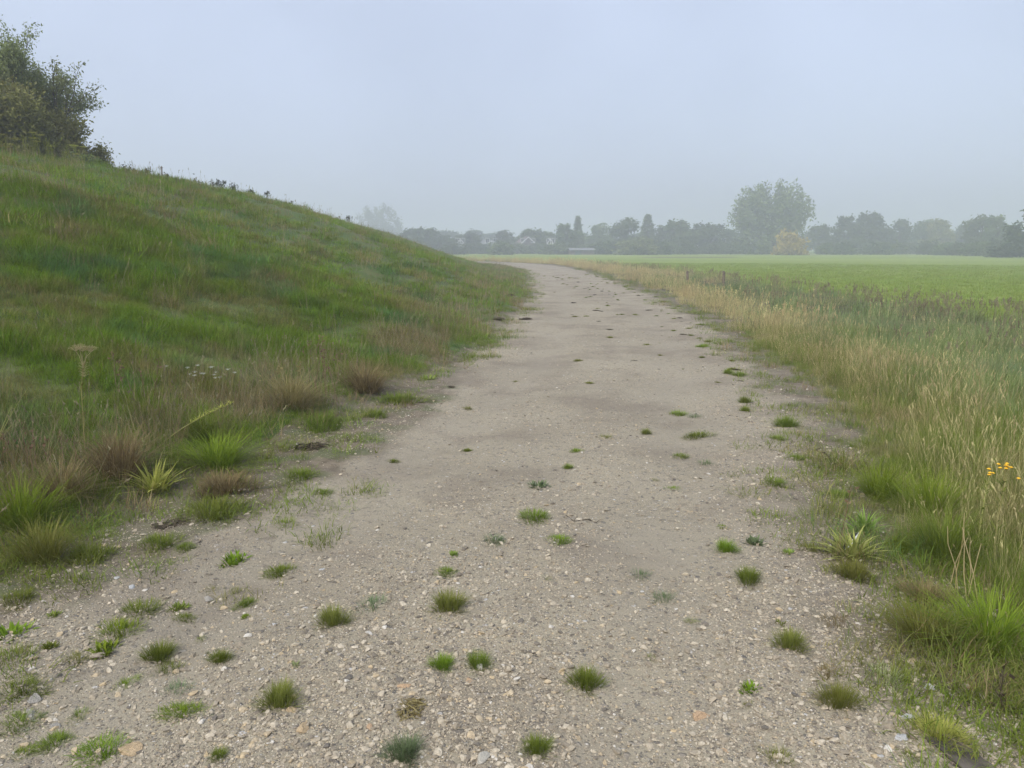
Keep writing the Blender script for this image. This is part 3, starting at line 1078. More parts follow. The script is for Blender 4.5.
V, G, O, B, P, Y, D, L = F_VIVID, F_GREEN, F_OLIVE, F_BLUE, F_PALE, F_YELLOW, F_BROWN, F_LIME
GT = 'grass tufts growing in the gravel path'
TUFTS = [
    # near left
    (18, 605, 48, 'flat', G, 'wide low grass tuft at the left border below the bank tussocks'),
    (12, 640, 44, 'leafy', V, 'leafy bright green clump at the left border, below the wide low tuft'),
    (55, 617, 16, 'leafy', L, 'tiny yellowish leaf tuft right of the wide low tuft at the left border'),
    (140, 617, 50, 'flat', G, 'wide flattened grass tuft above the vivid pair in the left gravel'),
    (118, 636, 54, 'flat', V, 'broad two lobed green tuft right below the wide flattened one'),
    (105, 651, 32, 'leafy', V, 'vivid leafy plant with a pale stone at its right foot'),
    (50, 650, 20, 'leafy', G, 'small dark leafy plant right of the leafy bright green clump'),
    (75, 668, 32, 'wisp', O, 'pale olive wispy tuft below the vivid leafy plant'),
    (15, 661, 48, 'wisp', O, 'thin olive wisps at the left border between two greener clumps'),
    (22, 692, 52, 'flat', G, 'large flat green tuft at the left border above two grey stones'),
    (160, 660, 36, 'dense', G, 'fluffy green tuft, upper of three in a column left of centre'),
    (127, 686, 28, 'wisp', V, 'thin bright tuft left of the fluffy green column'),
    (170, 672, 30, 'wisp', G, 'thin dark green tuft directly below the fluffy green tuft'),
    (178, 696, 32, 'wisp', B, 'pale blue green wisps above the long vivid tuft'),
    (184, 719, 48, 'flat', V, 'long vivid green tuft stretched below the pale blue wisps'),
    (178, 609, 22, 'leafy', L, 'small vivid round tuft beside a grey pebble'),
    (184, 623, 28, 'flat', G, 'dull green tuft right under the small vivid round tuft'),
    (211, 596, 20, 'wisp', O, 'small olive tuft left of its twin at the gravel shoulder'),
    (236, 594, 18, 'wisp', O, 'small olive tuft right of its twin at the gravel shoulder'),
    (247, 605, 26, 'flat', G, 'flattened green tuft under the olive twins'),
    (246, 618, 13, 'leafy', V, 'tiny bright tuft below the flattened green tuft'),
    (234, 565, 34, 'leafy', V, 'low leafy rosette patch high on the left gravel'),
    (281, 574, 38, 'flat', G, 'oblong green tuft right of the leafy rosette patch'),
    (186, 550, 26, 'flat', G, 'dark thin tuft at the foot of the bank left of the rosette patch'),
    (221, 666, 26, 'dense', G, 'small fluffy tuft right of the green column with pale stones'),
    (201, 645, 16, 'wisp', G, 'very small tuft above the small fluffy tuft'),
    (280, 704, 44, 'dense', O, 'dense dark olive cushion tuft in coarse gravel left of centre'),
    (333, 628, 38, 'dense', O, 'dense spiky olive tuft standing alone right of the oblong tuft'),
    (296, 671, 14, 'leafy', P, 'tiny pale leaf cluster above the dark olive cushion'),
    (219, 760, 22, 'dense', G, 'small fluffy tuft at the lower border left of centre'),
    (20, 732, 50, 'flat', G, 'broad green tuft at the left border below two grey stones'),
    (80, 724, 28, 'wisp', G, 'thin tuft right of the broad tuft at the left border'),
    (55, 747, 44, 'flat', G, 'flat tuft between the broad tuft and the lowest left corner'),
    (102, 758, 62, 'flat', V, 'long bright tuft reaching the lower border with ochre stones beside'),
    (25, 764, 34, 'flat', V, 'bright tuft in the lower left corner'),
    # middle
    (454, 557, 14, 'leafy', L, 'tiny yellow green tuft just above a grey green one'),
    (446, 574, 28, 'flat', G, 'grey green tuft beneath the tiny yellow green one'),
    (372, 608, 38, 'wisp', B, 'pale bluish wisps left of the dense mossy cushion'),
    (449, 611, 40, 'dense', O, 'dense mossy olive cushion alone in the middle of the path'),
    (442, 669, 28, 'dense', V, 'vivid green cushion, left one of the central pair'),
    (479, 668, 32, 'dense', G, 'grey green cushion, right one of the central pair'),
    (586, 688, 40, 'dense', G, 'dark green cushion with a dead leaf at its right side'),
    (404, 764, 44, 'dense', B, 'bluish green cushion at the lower border of the path'),
    (537, 755, 34, 'dense', G, 'green tuft at the lower border right of the bluish cushion'),
    (411, 718, 38, 'debris', D, 'rust brown dead tuft between coarse pale stones'),
    (494, 543, 28, 'flat', B, 'pale green tuft left of the flat vivid tuft at mid path'),
    (559, 543, 32, 'flat', V, 'flat vivid green tuft beside a dark curled twig'),
    (534, 519, 40, 'flat', G, 'wide light green tuft in the middle of the path'),
    (538, 488, 24, 'leafy', B, 'small grey green leafy plant above the wide light tuft'),
    (640, 577, 26, 'wisp', B, 'faint pale wisps right of the path middle'),
    (664, 601, 28, 'wisp', B, 'faint grey green wisps below other faint wisps right of middle'),
    (547, 582, 14, 'wisp', P, 'barely visible pale wisps at the centre of the path'),
    (650, 664, 18, 'wisp', G, 'small green wisps right of the dark green cushion'),
    # near right
    (722, 530, 15, 'leafy', G, 'tiny round tuft above the two lobed vivid tuft'),
    (726, 553, 26, 'dense', V, 'vivid two lobed tuft right of middle'),
    (754, 546, 26, 'leafy', B, 'grey green leafy rosette right of the two lobed vivid tuft'),
    (748, 585, 32, 'dense', G, 'dark green dome shaped tuft below the leafy rosette'),
    (788, 553, 15, 'leafy', L, 'tiny lime tuft between the rosette and the pale spiky plant'),
    (811, 553, 28, 'flat', O, 'olive tuft just left of the pale spiky plant'),
    (901, 552, 32, 'dense', V, 'round vivid cushion right of the two pale spiky plants'),
    (693, 625, 20, 'wisp', P, 'pale thin wisps right of middle below the dark dome'),
    (790, 649, 40, 'dense', O, 'dense yellowish olive tuft in the right half of the path'),
    (780, 627, 18, 'leafy', G, 'small pair of leaves above the dense yellowish olive tuft'),
    (836, 626, 34, 'wisp', D, 'reddish and green wispy tuft in pale stones'),
    (749, 692, 26, 'leafy', V, 'flat star shaped rosette low in the right half'),
    (747, 714, 16, 'wisp', O, 'tiny olive wisps below the star shaped rosette'),
    (838, 711, 46, 'dense', O, 'dense olive hummock right of the star shaped rosette'),
    (884, 684, 56, 'wisp', P, 'dry pale fluffy grass patch above pale flat stones'),
    (826, 678, 36, 'wisp', D, 'dry brownish wisps left of the dry pale patch'),
    (920, 671, 18, 'leafy', L, 'small lime tuft right of the dry pale patch'),
    (778, 764, 36, 'wisp', O, 'olive wisps at the lower border below the star shaped rosette'),
    (907, 766, 26, 'flat', G, 'green tuft at the lower border left of the dark board'),
    (952, 764, 26, 'leafy', V, 'vivid leafy sprig beside the dark board at the lower border'),
    # further up the path
    (467, 410, 15, 'flat', O, 'small tuft far up on the left side of the wheel line'),
    (393, 462, 15, 'flat', G, 'small green tuft near the left edge, below a flat carpet of weeds'),
    (467, 452, 13, 'flat', G, 'small tuft left of the path middle under a like one'),
    (606, 439, 16, 'wisp', O, 'pale olive wisps beside a rounder tuft'),
    (646, 434, 13, 'dense', O, 'little round olive tuft right of pale olive wisps'),
    (577, 453, 18, 'flat', V, 'bright flat tuft at the middle above a small olive one'),
    (568, 469, 12, 'dense', L, 'small yellow olive tuft below a bright flat tuft'),
    (674, 492, 20, 'flat', V, 'light green tuft on the right wheel line'),
    (654, 483, 13, 'flat', O, 'tiny dark olive tuft left of the right wheel line'),
    (681, 458, 22, 'flat', G, 'green streak tuft under a dark weed patch on the right'),
    (699, 438, 34, 'flat', G, 'dark flat weed patch on the right half of the path'),
    (694, 418, 18, 'wisp', B, 'pale grey green patch above the dark flat weed patch'),
    (706, 465, 20, 'wisp', B, 'pale wisps right of the green streak tuft'),
    (678, 415, 24, 'flat', L, 'bright thin weed streak on the right half further up'),
    (776, 486, 34, 'flat', G, 'broad green tuft at the right margin of the path'),
    (778, 440, 22, 'flat', L, 'yellowish tuft at the right margin beneath the verge grass'),
    (797, 460, 28, 'flat', G, 'dull green tuft at the right margin close to the verge'),
    (786, 427, 26, 'dense', G, 'green cushion under the straw at the right margin'),
    (745, 403, 16, 'dense', G, 'dark green tuft, upper of two stacked on the right edge'),
    (745, 412, 13, 'dense', V, 'bright green tuft, lower of two stacked on the right edge'),
    (740, 376, 22, 'flat', G, 'wide weed tuft on the right edge beneath the verge curve'),
    (728, 374, 12, 'dense', V, 'small round tuft left of the wide weed tuft'),
    (703, 347, 18, 'flat', V, 'light green streak on the right edge far up the path'),
    (838, 497, 34, 'flat', G, 'grassy clump between gravel and verge at the right'),
    (400, 402, 54, 'flat', G, 'flat green carpet of weeds at the left edge, upper one'),
    (374, 417, 34, 'flat', G, 'flat green carpet of weeds at the left edge, middle one'),
    (318, 425, 70, 'flat', G, 'wide flat carpet of weeds at the left edge by dark debris'),
    (300, 478, 44, 'flat', G, 'spreading weed patch below the dark debris on the left'),
    (320, 495, 24, 'flat', G, 'small weed patch under the spreading one on the left'),
    (285, 527, 30, 'wisp', V, 'thin green wisps on the gravel left below the weed patch'),
    (427, 380, 20, 'leafy', L, 'bright leafy clump where the bank meets the path'),
]
for px, py, w, kind, mat, label in TUFTS:
    tuft(px, py, w, kind, mat, label, GT, hz=0.75 if kind == 'flat' else 1.0)

# small weeds further along the path, too small to tell apart
rg = np.random.default_rng(5)
n = 0
while n < 190:
    y = float(rg.uniform(8.5, 46))
    uu = float(rg.normal(0.2, 1.0) if rg.random() < 0.6 else rg.normal(1.75, 0.25))
    if abs(uu) > 2.1:
        continue
    x = float(np.interp(y, LINE[:, 1][40:180], LINE[:, 0][40:180])) + uu
    z = float(height(x, y)[0])
    k = rg.random()
    mat, kind = ((F_OLIVE, 'flat') if k < 0.45 else (F_GREEN, 'flat') if k < 0.7 else (F_DARK, 'debris'))
    sc = float(rg.uniform(0.05, 0.2)) * (1 + y / 70)
    o = link('weed_tuft' if kind == 'flat' else 'dirt_clod', tuft_mesh(kind, mat, int(rg.integers(0, 4))), None, (x, y, z), float(rg.random() * 6.28), (sc, sc, sc * 0.7))
    if kind == 'flat':
        tag(o, 'tiny weed tuft on the gravel further along the path', 'weed', 'tiny weeds further along the path')
    else:
        tag(o, 'tiny dark clod lying on the gravel further along the path', 'clod', 'dark clods further along the path')
    n += 1

# bigger tussocks at the foot of the bank and by the verge
TG = 'grass tussocks at the foot of the bank'
for px, py, w, kind, mat, hzz, label in [
    (42, 562, 74, 'tussock', O, 0.8, 'spiky olive tussock lowest at the foot of the bank'),
    (22, 528, 84, 'tussock', V, 0.8, 'bright green tussock at the left border behind the spiky olive one'),
    (92, 560, 60, 'flat', G, 1.0, 'low green cushion right of the spiky olive tussock'),
    (118, 478, 84, 'tussock', D, 0.8, 'round brownish dry tussock on the lower bank'),
    (60, 498, 76, 'tussock', D, 0.7, 'brown dry tussock left of the round one'),
    (225, 492, 74, 'dense', D, 0.55, 'low dark brown hummock at the edge of the gravel'),
    (155, 490, 72, 'rosette', Y, 0.7, 'bright yellow spreading grass clump at the foot of the bank'),
    (218, 466, 84, 'tussock', V, 0.55, 'green leafy clump right above the yellow spreading grass'),
    (215, 515, 80, 'flat', F_GREEN, 0.7, 'dark leafy weed patch on the soil edge below the brown hummock'),
    (160, 545, 50, 'flat', G, 0.8, 'sparse green patch on the soil below the yellow clump'),
    (200, 440, 60, 'tussock', G, 0.7, 'dull green tussock behind the green leafy clump'),
    (365, 392, 60, 'tussock', D, 0.7, 'russet dry tussock beside the upper weed carpet'),
    (290, 408, 70, 'tussock', D, 0.7, 'brown dry tussock left of the wide weed carpet'),
]:
    tuft(px, py, w, kind, mat, label, TG, 'grass_tussock', 'tussock', hzz)
VG = 'grass tussocks along the right verge'
for px, py, w, kind, mat, hzz, label in [
    (990, 648, 110, 'tussock', V, 0.7, 'large bright green cushion at the right border over bare gravel'),
    (925, 646, 90, 'tussock', O, 0.6, 'loose olive tussock left of the large bright green cushion'),
    (945, 560, 80, 'tussock', G, 0.9, 'dark green tussock under the tall straw at the right'),
    (930, 520, 76, 'tussock', V, 0.9, 'bright green tussock in the straw above the dark green one'),
    (880, 500, 60, 'tussock', V, 0.9, 'green tussock at the verge edge right of the grassy clump'),
    (925, 600, 60, 'dense', D, 0.6, 'dead brown tuft at the foot of the verge'),
    (864, 532, 52, 'rosette', L, 0.8, 'yellow green spiky rosette, upper of the two pale plants'),
    (852, 560, 74, 'rosette', F_PALEL, 0.7, 'pale yellowish spiky plant with a black and white feather'),
    (853, 578, 46, 'dense', O, 0.8, 'olive cushion under the pale yellowish spiky plant'),
    (940, 745, 56, 'dense', Y, 0.7, 'yellow and green mossy cushion near the dark board'),
]:
    tuft(px, py, w, kind, mat, label, VG, 'grass_tussock', 'tussock', hzz)


# ------------------------------------------------------------------ stones that stand out
ST = {}


def stone_colour(name, col):
    if name not in ST:
        ST[name] = plain_mat(name, col, 0.8, 0.3, 30, 0.5)
    return ST[name]


SG = 'larger stones in the path'
for k, (px, py, w, cn, col, label) in enumerate([
    (304, 737, 18, 'ochre_stone', (0.46, 0.34, 0.2), 'ochre stone right of the dark olive cushion'),
    (291, 715, 14, 'ochre_stone', None, 'ochre stone under the dark olive cushion'),
    (35, 706, 18, 'grey_stone', (0.33, 0.3, 0.25), 'round grey stone at the left border, upper of two'),
    (30, 717, 22, 'grey_stone', None, 'flat grey stone at the left border, lower of two'),
    (56, 733, 13, 'grey_stone', None, 'grey stone right of the broad tuft at the left border'),
    (98, 659, 15, 'tan_stone', (0.4, 0.33, 0.24), 'tan stone at the foot of the vivid leafy plant'),
    (130, 755, 26, 'ochre_stone', None, 'long ochre stone beside the long bright tuft at the lower border'),
    (403, 691, 17, 'orange_stone', (0.47, 0.32, 0.19), 'flat orange stone left of the grey green cushion'),
    (470, 687, 13, 'orange_stone', None, 'flat orange stone under the central pair of cushions'),
    (370, 733, 11, 'orange_stone', None, 'small orange stone left below the rust brown tuft'),
    (483, 765, 20, 'pale_stone', (0.46, 0.42, 0.34), 'pale flat stone at the lower border'),
    (477, 729, 12, 'pale_stone', None, 'pale stone in the coarse centre gravel, with a pebble beside'),
    (470, 738, 10, 'pale_stone', None, 'pale pebble left of a pale stone in the coarse centre gravel'),
    (724, 759, 13, 'orange_stone', None, 'round orange stone at the lower right'),
    (700, 723, 22, 'orange_stone', None, 'flat faded orange stone in the right wheel line'),
    (970, 694, 13, 'orange_stone', None, 'orange stone right of the white stone by the verge'),
    (930, 691, 20, 'white_stone', (0.48, 0.47, 0.44), 'flat white stone at the foot of the verge, upper one'),
    (905, 727, 22, 'white_stone', None, 'flat white stone lower than the other white one'),
    (900, 745, 18, 'white_stone', None, 'white stone nearest the lower border at the right'),
    (880, 757, 13, 'white_stone', None, 'white chip left of the lowest white stone'),
    (945, 670, 18, 'tan_stone', None, 'tan stone under the large bright cushion'),
    (780, 693, 11, 'tan_stone', None, 'tan stone with a yellow spot right of the star shaped rosette'),
    (275, 627, 9, 'white_stone', None, 'white pebble left of the spiky olive tuft'),
    (323, 571, 9, 'white_stone', None, 'white pebble right of the oblong tuft'),
    (131, 588, 12, 'white_stone', None, 'bright white stone above the wide flattened tuft'),
    (117, 583, 10, 'white_stone', None, 'small white stone left of the bright white one'),
    (228, 506, 12, 'white_stone', None, 'white stone at the dark leafy weed patch'),
    (208, 601, 14, 'grey_stone', None, 'grey stone beside the small vivid round tuft'),
]):
    p = at(px, py)
    sc = w * depth_of(p) / FPX
    m = stone_colour(cn, col)
    me = stone_mesh('stone', m, 500 + k, 0.55, 2)
    o = link('stone', me, None, (p[0], p[1], p[2] + sc * 0.08), rg.random() * 6, sc)
    tag(o, label, 'stone', SG)


# ------------------------------------------------------------------ weeds with stems
def stem_mesh(mb, pts, r0, r1, tint=0.5, mat=0):
    n = len(pts)
    mb.tube(pts, [r0 + (r1 - r0) * i / (n - 1) for i in range(n)], 5, tint, mat)


def leaves_on(mb, pts, n, L, W, rg, droop=0.5, mat=0, lo=0.1, hi=0.95):
    pts = np.asarray(pts)
    q = rg.uniform(lo, hi, n) * (len(pts) - 1)
    i = np.minimum(q.astype(int), len(pts) - 2)
    base = pts[i] + (pts[i + 1] - pts[i]) * (q - i)[:, None]
    blades(mb, base, rg.uniform(L[0], L[1], n), rg.uniform(W[0], W[1], n), rg.random(n) * 2 * PI, rg.uniform(0.5, 1.3, n), rg.uniform(0.2, 1, n) * droop * 2, rg.random(n), 3, mat)


def umbel(mb, top, R, n, rg, mat=0, up=0.7):
    for k in range(n):
        a = 2.4 * k
        r = R * math.sqrt((k + 0.5) / n)
        e = np.array(top) + [r * math.cos(a), r * math.sin(a), up * R * (1 - 0.35 * (r / R) ** 2) + rg.normal(0, 0.05 * R)]
        mb.tube([top, (np.array(top) * 0.4 + e * 0.6) + [0, 0, 0.05 * R], e], [0.0012, 0.001, 0.0008], 3, 0.4, mat)
        m = 7
        q = e + rg.normal(0, 0.12 * R, (m, 3)) * [1, 1, 0.4]
        s_ = 0.06 * R
        Q = np.stack([q + [-s_, -s_, 0], q + [s_, -s_, 0.3 * s_], q + [s_, s_, 0], q + [-s_, s_, -0.3 * s_]], 1)
        mb.quads(Q, rg.random(m), mat)


# tall dried umbel weed on the lower bank
p = at(85, 452)
H = 104 * depth_of(p) / FPX
r1 = np.random.default_rng(21)
o = empty('tall_weed', p)
tag(o, 'tall dry umbel weed standing above the brown tussock on the bank', 'weed')
pts = [np.array([0, 0, -0.02]), np.array([0.012, 0, 0.3 * H]), np.array([0.02, 0, 0.6 * H]), np.array([0.05, 0, 0.84 * H])]
mb = MB()
stem_mesh(mb, pts, 0.004, 0.0025)
link('stem', mb.mesh('stem', M_STEM), o)
mb = MB()
leaves_on(mb, pts, 26, (0.03, 0.09), (0.006, 0.012), r1, lo=0.25)
link('leaves', mb.mesh('leaves', F_OLIVE), o)
mb = MB()
for k in range(5):
    a = k * 1.26
    umbel(mb, pts[-1] + [0.0, 0, -0.02 * k], 0.035, 9, r1)
    e = pts[-1] + [0.05 * math.cos(a) + 0.015, 0.04 * math.sin(a), 0.09 + 0.02 * r1.random()]
    mb.tube([pts[-1] * 0.98, (pts[-1] + e) / 2 + [0, 0, 0.015], e], [0.0018, 0.0015, 0.0012], 4, 0.4)
    umbel(mb, e, 0.05, 16, r1)
link('seed_head', mb.mesh('seed_head', M_UMBEL), o)

# leaning yellow panicle
p = at(160, 446)
dp = depth_of(p)
o = empty('leaning_weed', p)
tag(o, 'yellow green weed stalk leaning right over the green leafy clump', 'weed')
pts = [np.array([0, 0, 0.0]), np.array([0.14, 0.02, 0.10]), np.array([0.30, 0.03, 0.19]), np.array([0.48, 0.04, 0.27])]
pts = [q * (75 * dp / FPX / 0.48) for q in pts]
mb = MB()
stem_mesh(mb, pts, 0.004, 0.002)
link('stem', mb.mesh('stem', M_STEM), o)
mb = MB()
leaves_on(mb, pts, 120, (0.02, 0.07), (0.004, 0.008), r1, lo=0.45, hi=1.0)
link('panicle', mb.mesh('panicle', F_YELLOW), o)

# small pale flower spike on the yellow clump
p = at(148, 480)
dp = depth_of(p)
o = empty('flower_spike', p)
tag(o, 'small pale flower spike rising from the yellow spreading grass', 'weed')
H = 42 * dp / FPX
pts = [np.array([0, 0, 0.0]), np.array([-0.005, 0, 0.5 * H]), np.array([-0.012, 0, H])]
mb = MB()
stem_mesh(mb, pts, 0.003, 0.002)
link('stem', mb.mesh('stem', M_STEM), o)
mb = MB()
leaves_on(mb, pts, 40, (0.015, 0.04), (0.006, 0.012), r1, lo=0.5, hi=1.0)
link('flower_head', mb.mesh('flower_head', F_PALE), o)
mb = MB()
leaves_on(mb, pts, 14, (0.03, 0.06), (0.006, 0.012), r1, lo=0.1, hi=0.6)
link('leaves', mb.mesh('leaves', F_LIME), o)

# white flowering plant
p = at(206, 396)
dp = depth_of(p)
o = empty('flowering_plant', p)
tag(o, 'low bushy plant dotted with small white flowers on the bank', 'flowering plant')
mb = MB()
fl = MB()
for k in range(16):
    w = 46 * dp / FPX
    b = np.array([r1.normal(0, 0.2) * w, r1.normal(0, 0.15) * w, 0])
    e = b + [r1.normal(0, 0.22) * w, r1.normal(0, 0.1) * w, w * r1.uniform(0.35, 0.62)]
    pts = [b, (b + e) / 2 + [0.01, 0, 0.01], e]
    stem_mesh(mb, pts, 0.0025, 0.0015)
    leaves_on(mb, pts, 9, (0.02, 0.05), (0.005, 0.01), r1)
    umbel(fl, e, 0.024, 9, r1)
link('stems', mb.mesh('stems', F_GREEN), o)
link('flowers', fl.mesh('flowers', M_WHITE), o)

# long arching grass stems at the left border
GS = 'long pale grass stems at the left border'
for (px, py, L_, lean, curl, az, label) in [
    (-6, 452, 0.62, 0.45, 0.3, 0.15, 'long pale grass stem arching right at the left border, upper one'),
    (-8, 450, 0.5, 0.75, 0.9, 0.1, 'pale grass blade bending right at the left border, lower one')]:
    p = at(px, py)
    mb = MB()
    blades(mb, np.array([[0, 0, 0.0]]), np.array([L_]), np.array([0.014]), np.array([az]), np.array([lean]), np.array([curl]), np.array([0.9]), 6)
    blades(mb, np.array([[0.0, 0.01, 0.0]]), np.array([L_ * 0.6]), np.array([0.006]), np.array([az + 1.2]), np.array([lean]), np.array([curl]), np.array([0.6]), 6)
    o = link('bent_straw', mb.mesh('bent_straw', F_PALEL), None, p)
    tag(o, label, 'straw', GS)


# dry dead stalks
def stalk_clump(px, py, hpx, wpx, n, label, seed, mat=None, name='dry_weed', cat='dry weed', group=None):
    r_ = np.random.default_rng(seed)
    p = at(px, py)
    k = depth_of(p) / FPX
    mb = MB()
    for i in range(n):
        b = np.array([r_.normal(0, 0.22) * wpx * k, r_.normal(0, 0.2) * wpx * k, -0.02])
        h = hpx * k * r_.uniform(0.45, 1.0)
        e = b + [r_.normal(0, 0.18) * h, r_.normal(0, 0.15) * h, h]
        pts = [b, b + (e - b) * 0.4 + r_.normal(0, 0.01, 3), b + (e - b) * 0.75 + r_.normal(0, 0.012, 3), e]
        stem_mesh(mb, pts, 0.0022 + 0.0006 * k * 100, 0.0012, r_.random())
        leaves_on(mb, pts, 2 if mat is G_STRAW else 6, (0.03, 0.09), (0.002, 0.005), r_, droop=0.3)
        for j in range(0 if mat is G_STRAW else 8):
            q = e + r_.normal(0, 0.012, 3) - [0, 0, 0.01 * j]
            sp = r_.normal(0, 0.008, 3)
            mb.quads(np.array([[q, q + sp, q + sp * 1.4 + [0, 0, 0.014], q + [0, 0, 0.012]]]), np.array([r_.random()]))
    o = link(name, mb.mesh(name, mat or M_DRYSTEM), None, p)
    tag(o, label, cat, group)
    return o


DW = 'dead weeds along the foot of the bank'
stalk_clump(330, 402, 66, 60, 12, 'tall dead brown weed stalks behind the wide weed carpet', 1, group=DW)
stalk_clump(285, 398, 40, 60, 12, 'pale bent dead stalks left of the tall dead stalks', 2, F_BROWN, group=DW)
stalk_clump(490, 318, 40, 16, 5, 'thin dark dead stalk at the bank corner beside the path', 3, group=DW)
stalk_clump(435, 325, 30, 20, 6, 'small pale dead weed on the bank above the leafy clump', 4, F_PALE, group=DW)
stalk_clump(130, 395, 44, 40, 6, 'straight brown dead stalks on the bank right of the umbel weed', 5, group=DW)
stalk_clump(30, 478, 60, 70, 12, 'dead brown stalks at the left border over the bright tussock', 6, group=DW)
stalk_clump(1004, 712, 66, 10, 2, 'single thin dark dead stalk on bare gravel at the right border', 7, F_DARK)
stalk_clump(842, 540, 96, 8, 1, 'lone tall dry stalk rising from the upper spiky rosette', 8)
stalk_clump(965, 600, 100, 50, 7, 'pale dry stalks at the verge above the large bright cushion', 9, G_STRAW)

p = at(312, 449)
w = 42 * depth_of(p) / FPX
o = link('dead_debris', tuft_mesh('debris', F_DARK, 1), None, p, 0.2, w)
tag(o, 'heap of dark dead debris at the left edge of the path', 'debris')
p = at(172, 527)
w = 44 * depth_of(p) / FPX
o = link('dead_debris', tuft_mesh('debris', F_DARK, 2), None, p, 0.9, (w, w, w * 0.6))
tag(o, 'small dark dead twigs on soil below the dark leafy weed patch', 'debris')
for px, py, w_, sd, label in ((510, 296, 14, 3, 'dark dung like clod near the bank corner, upper one'), (525, 320, 18, 1, 'dark clod near the bank corner, right of the dead stalk'),
                              (497, 320, 20, 2, 'dark clod at the foot of the thin dark dead stalk')):
    p = at(px, py)
    w = w_ * depth_of(p) / FPX
    o = link('dirt_clod', tuft_mesh('debris', F_DARK, sd), None, p, 0.5 * sd, w)
    tag(o, label, 'clod')

# yellow flowers at the right border
FG = 'yellow flowers in the right verge'
for px, py, topy, nh, sd, label in ((992, 560, 466, 3, 1, 'broad yellow flower head in the verge, tallest of three'), (977, 548, 472, 1, 2, 'small yellow flower left of the broad yellow head'),
                                    (1019, 556, 481, 2, 3, 'yellow flower cut by the right border')):
    p = at(px, py)
    k = depth_of(p) / FPX
    H = (py - topy) * k
    r_ = np.random.default_rng(sd)
    o = empty('yellow_flower', p)
    tag(o, label, 'flower', FG)
    pts = [np.array([0, 0, -0.02]), np.array([0.005, 0, 0.4 * H]), np.array([0.012, 0, 0.75 * H]), np.array([0.01, 0, 0.92 * H])]
    mb = MB()
    stem_mesh(mb, pts, 0.0035, 0.002)
    tops = []
    for j in range(nh * 3):
        e = pts[-1] + [r_.normal(0, 0.022) * nh ** 0.5, r_.normal(0, 0.016), 0.08 * H + r_.normal(0, 0.008)]
        tops.append(e)
        stem_mesh(mb, [pts[-2] + (pts[-1] - pts[-2]) * r_.random(), e], 0.0015, 0.001)
    link('stem', mb.mesh('stem', M_STEM), o)
    mb = MB()
    leaves_on(mb, pts, 26, (0.03, 0.08), (0.006, 0.012), r_)
    link('leaves', mb.mesh('leaves', F_GREEN), o)
    mb = MB()
    for e in tops:
        mm = 12
        a = np.arange(mm) * 2 * PI / mm
        R_ = 0.0105
        ring = np.stack([e[0] + R_ * np.cos(a), e[1] + R_ * np.sin(a), np.full(mm, e[2])], 1)
        mb.add(np.concatenate([ring, [[e[0], e[1], e[2] + 0.006]], [[e[0], e[1], e[2] - 0.008]]]), [(i, (i + 1) % mm, mm) for i in range(mm)] + [((i + 1) % mm, i, mm + 1) for i in range(mm)])
    link('flower_head', mb.mesh('flower_head', M_FLOWER), o)

# feather, twigs and the half buried board
p = at(841, 556)
k = depth_of(p) / FPX
r_ = np.random.default_rng(3)
o = empty('feather', (p[0], p[1] - 0.03, p[2] + 0.03), 0.5, 24 * k / 0.1)
tag(o, 'small black and white feather caught on the pale spiky plant', 'feather')
for nm, lo, hi, colr in (('dark_vane', 0.0, 1.0, (0.015, 0.014, 0.014)), ('white_vane', -1.0, 0.0, (0.7, 0.7, 0.68))):
    mb = MB()
    V_ = []
    for i in range(9):
        t_ = i / 8
        wv = 0.016 * math.sin(PI * min(1, t_ * 0.95 + 0.05)) ** 0.6
        c_ = np.array([0.1 * t_, 0.012 * math.sin(t_ * 2), 0.05 * t_])
        for q_ in (0.0, 1.0):
            side_ = hi if hi > 0 else lo
            V_.append(c_ + np.array([0, side_ * wv * q_, 0.006 * q_]))
            V_.append(c_ + np.array([0, side_ * wv * q_, 0.006 * q_ + 0.0015]))
    F_ = []
    for i in range(8):
        a_ = i * 4
        F_ += [(a_, a_ + 2, a_ + 6, a_ + 4), (a_ + 1, a_ + 5, a_ + 7, a_ + 3), (a_, a_ + 4, a_ + 5, a_ + 1), (a_ + 2, a_ + 3, a_ + 7, a_ + 6)]
    mb.add(V_, F_)
    link(nm, mb.mesh(nm, plain_mat(nm, colr, 0.6, 0.1)), o)


def twig(pxs, label, r0=0.006, seed=0, mat=None):
    r_ = np.random.default_rng(seed)
    P_ = [np.array(at(a, b)) for a, b in pxs]
    mb = MB()
    base_ = P_[0].copy()
    pts = [q - base_ + [0, 0, r0 * 1.2] for q in P_]
    stem_mesh(mb, pts, r0, r0 * 0.45, 0.5)
    for i in range(1, len(pts)):
        e = pts[i] + np.array([r_.normal(0, 0.05), r_.normal(0, 0.05), 0.01])
        stem_mesh(mb, [pts[i], (pts[i] + e) / 2 + [0, 0, 0.008], e], r0 * 0.5, r0 * 0.25, 0.4)
    o = link('twig', mb.mesh('twig', mat or M_WOOD), None, tuple(base_))
    tag(o, label, 'twig')


twig([(566, 518), (574, 523), (588, 522), (596, 525)], 'dark curled twig lying in the middle of the path', 0.0035, 1, F_DARK)
twig([(921, 662), (935, 672), (952, 690), (966, 694)], 'thin grey twig on the stones under the large bright cushion', 0.005, 2)
twig([(893, 705), (918, 735), (940, 757), (955, 772)], 'long thin grey twig beside the dark board at the right', 0.005, 3)
twig([(835, 466), (826, 455), (815, 452)], 'short dark twig at the right margin near the verge', 0.008, 4, F_DARK)

